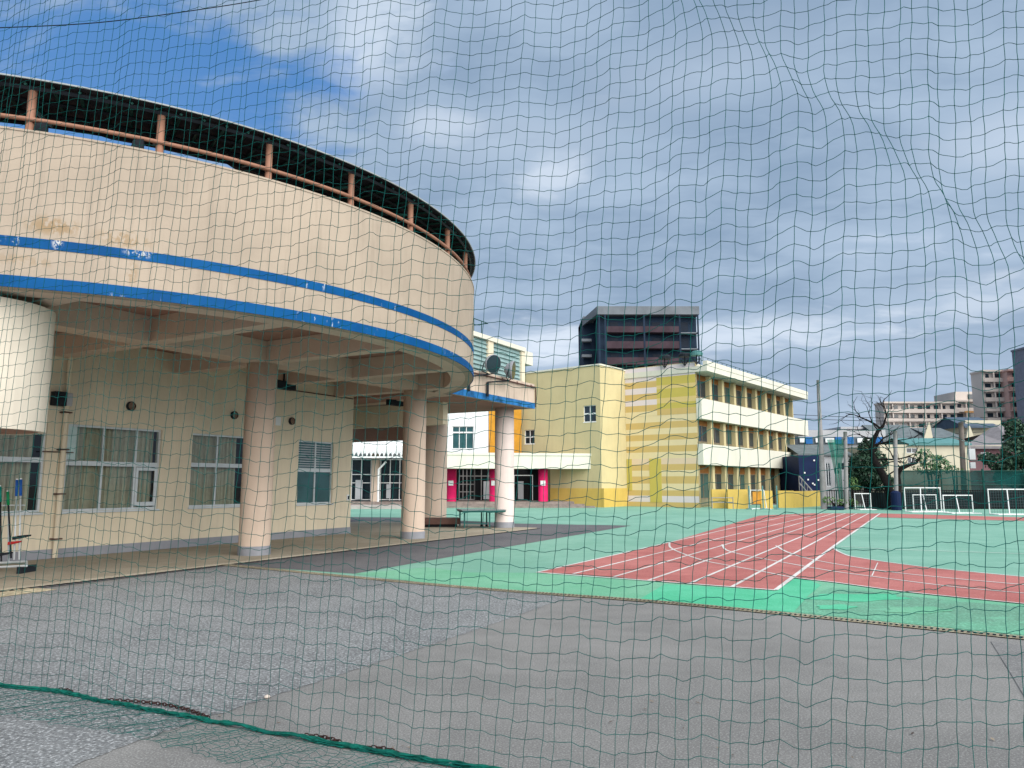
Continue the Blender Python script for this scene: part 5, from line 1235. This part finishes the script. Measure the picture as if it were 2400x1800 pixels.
for i in range(NU+1):
    v = np.arange(0, NV+1)*CV+0.02; u = np.full_like(v, us_[i]); x, y, z = net_pos(u, v); kn.append(np.stack([x, y, np.maximum(z, 0.012)], 1))
kn = np.concatenate(kn); kn = kn[(kn[:, 2] > 0.05)]; o6 = np.array([[1, 0, 0], [0, 1, 0], [-1, 0, 0], [0, -1, 0], [0, 0, 1], [0, 0, -1]])*0.0042
kv = (kn[:, None, :]+o6[None]*rng.uniform(0.7, 1.15, (len(kn), 1, 1))).reshape(-1, 3); bs = len(V)+np.arange(len(kn))[:, None]*6
kf = np.concatenate([bs+np.array([[a_, b_, 4, 4]]) for a_, b_ in ((0, 1), (1, 2), (2, 3), (3, 0))]+[bs+np.array([[b_, a_, 5, 5]]) for a_, b_ in ((0, 1), (1, 2), (2, 3), (3, 0))])
kv = kv.reshape(-1, 6, 3); kq = []
V = np.concatenate([V, kv.reshape(-1, 3)])
F = np.concatenate([F, bs+np.array([[0, 4, 2, 5]]), bs+np.array([[1, 4, 3, 5]]), bs+np.array([[0, 1, 2, 3]])])
mesh_np('mesh_panel', V, F, NETM, net)
# skirt on the ground, toward the camera
lines = []
def skirt(u, w_):
    x, y, nx, ny = plan_at(u); k = w_*(1+0.10*np.sin(u*2.1)); s2 = 0.02*np.sin(u*23+w_*17)+0.012*np.sin(u*51)
    side = -1.0
    return x+side*nx*(k+s2)*1.0+0.02*np.sin(w_*31+u*7), y+side*ny*(k+s2), 0.014+0.012*np.abs(np.sin(u*17+w_*13))
for i in range(int(NU*1.25)):
    w_ = np.linspace(0, 0.52, 22); u = np.full_like(w_, i*CELL/1.25)+0.05*np.sin(w_*9+i*0.7); x, y, z = skirt(u, w_); lines.append(np.stack([x, y, z], 1))
for j in range(12):
    u = np.arange(0, NU*4)*CELL/4; w_ = np.full_like(u, j*0.047)+0.012*np.sin(u*14+j); x, y, z = skirt(u, w_); lines.append(np.stack([x, y, z], 1))
V, F = strand_mesh(lines, 0.0016); mesh_np('ground_skirt', V, F, NETM, net)
# bundled hem rope
lines = []
for q in range(9):
    u = np.arange(0.0, TOT-0.1, 0.03); x, y, nx, ny = plan_at(u); o_ = 0.011*np.sin(u*(7+q)+q*1.7)+0.008*np.sin(u*40+q); z = 0.020+0.010*np.sin(u*(9+q*0.7)+q*2.1)
    lines.append(np.stack([x+nx*o_, y+ny*o_, np.maximum(z, 0.01)], 1))
V, F = strand_mesh(lines, 0.0062, 5); mesh_np('hem_rope', V, F, mat('hem_green', (0.004, 0.10, 0.075), 0.75, 0.35, 14), net)
# weight chain showing here and there
def u_of(px, py):
    g_ = np.array(G(px, py)); return cumn[np.argmin(np.hypot(pa[:, 0]-g_[0], pa[:, 1]-g_[1]))]
for (xa_, ya_, xb_, yb_, off) in ((118, 1624, 165, 1630, 0.02), (244, 1649, 500, 1690, 0.10), (705, 1735, 800, 1752, 0.03), (860, 1764, 925, 1776, 0.02)):
    ch = MB(); ua, ub = u_of(xa_, ya_), u_of(xb_, yb_); k = 0; u = ua
    while u < ub:
        x, y, nx, ny = plan_at(np.array([u])); w_ = math.sin(math.pi*(u-ua)/(ub-ua)); x = float(x[0]+nx[0]*(off*w_+0.03)); y = float(y[0]+ny[0]*(off*w_+0.03)); tx, ty = float(ny[0]), -float(nx[0])
        pts = []
        for q in range(9):
            an = 2*math.pi*q/8; l_, h_ = 0.024*math.cos(an), 0.011*math.sin(an)
            if k % 2: pts.append((x+tx*l_, y+ty*l_, 0.022+h_))
            else: pts.append((x+tx*l_-ty*h_, y+ty*l_+tx*h_, 0.022))
        ch.tube(pts, 0.0042, 5, cap=False); u += 0.034; k += 1
    ch.build('weight_chain', mat('rusty_chain', (0.045, 0.022, 0.02), 0.7, 0.3, 30), net, smooth=True)
# dry leaf bits caught on the hem
# pebble
b = MB(); q = G(626, 1637); b.lathe(q, [(0.001, 0.030), (0.018, 0.024), (0.026, 0.012), (0.018, 0.004)], 10); tag(b.build('pebble', mat('pebble', (0.55, 0.48, 0.42), 0.8), smooth=True), 'small pale pebble on the edge of the coarse asphalt', 'pebble')

lf_ = MB()
for k in range(46):
    px = rng.uniform(300, 2380); py = rng.uniform(1640, 1795) if px > 1050 else 1620+(px-100)*0.185-rng.uniform(0, 26)
    x, y = G(px, py); s1 = rng.uniform(0.006, 0.016); a_ = rng.uniform(0, 6.28); c_, s__ = math.cos(a_), math.sin(a_); h_ = 0.010
    lf_.poly([(x-c_*s1*1.6, y-s__*s1*1.6, h_), (x+s__*s1*.7, y-c_*s1*.7, h_+0.004), (x+c_*s1*1.6, y+s__*s1*1.6, h_+0.006), (x-s__*s1*.7, y+c_*s1*.7, h_+0.002)])
stuff(tag(lf_.build('leaf_litter', leafmat('dry_leaf', (0.06, 0.04, 0.03), (0.30, 0.24, 0.17))), 'tiny dry leaf crumbs scattered on the near asphalt', 'leaf litter'))
for o in list(bpy.data.objects):
    if o.parent is not None and 'category' in o: del o['category']
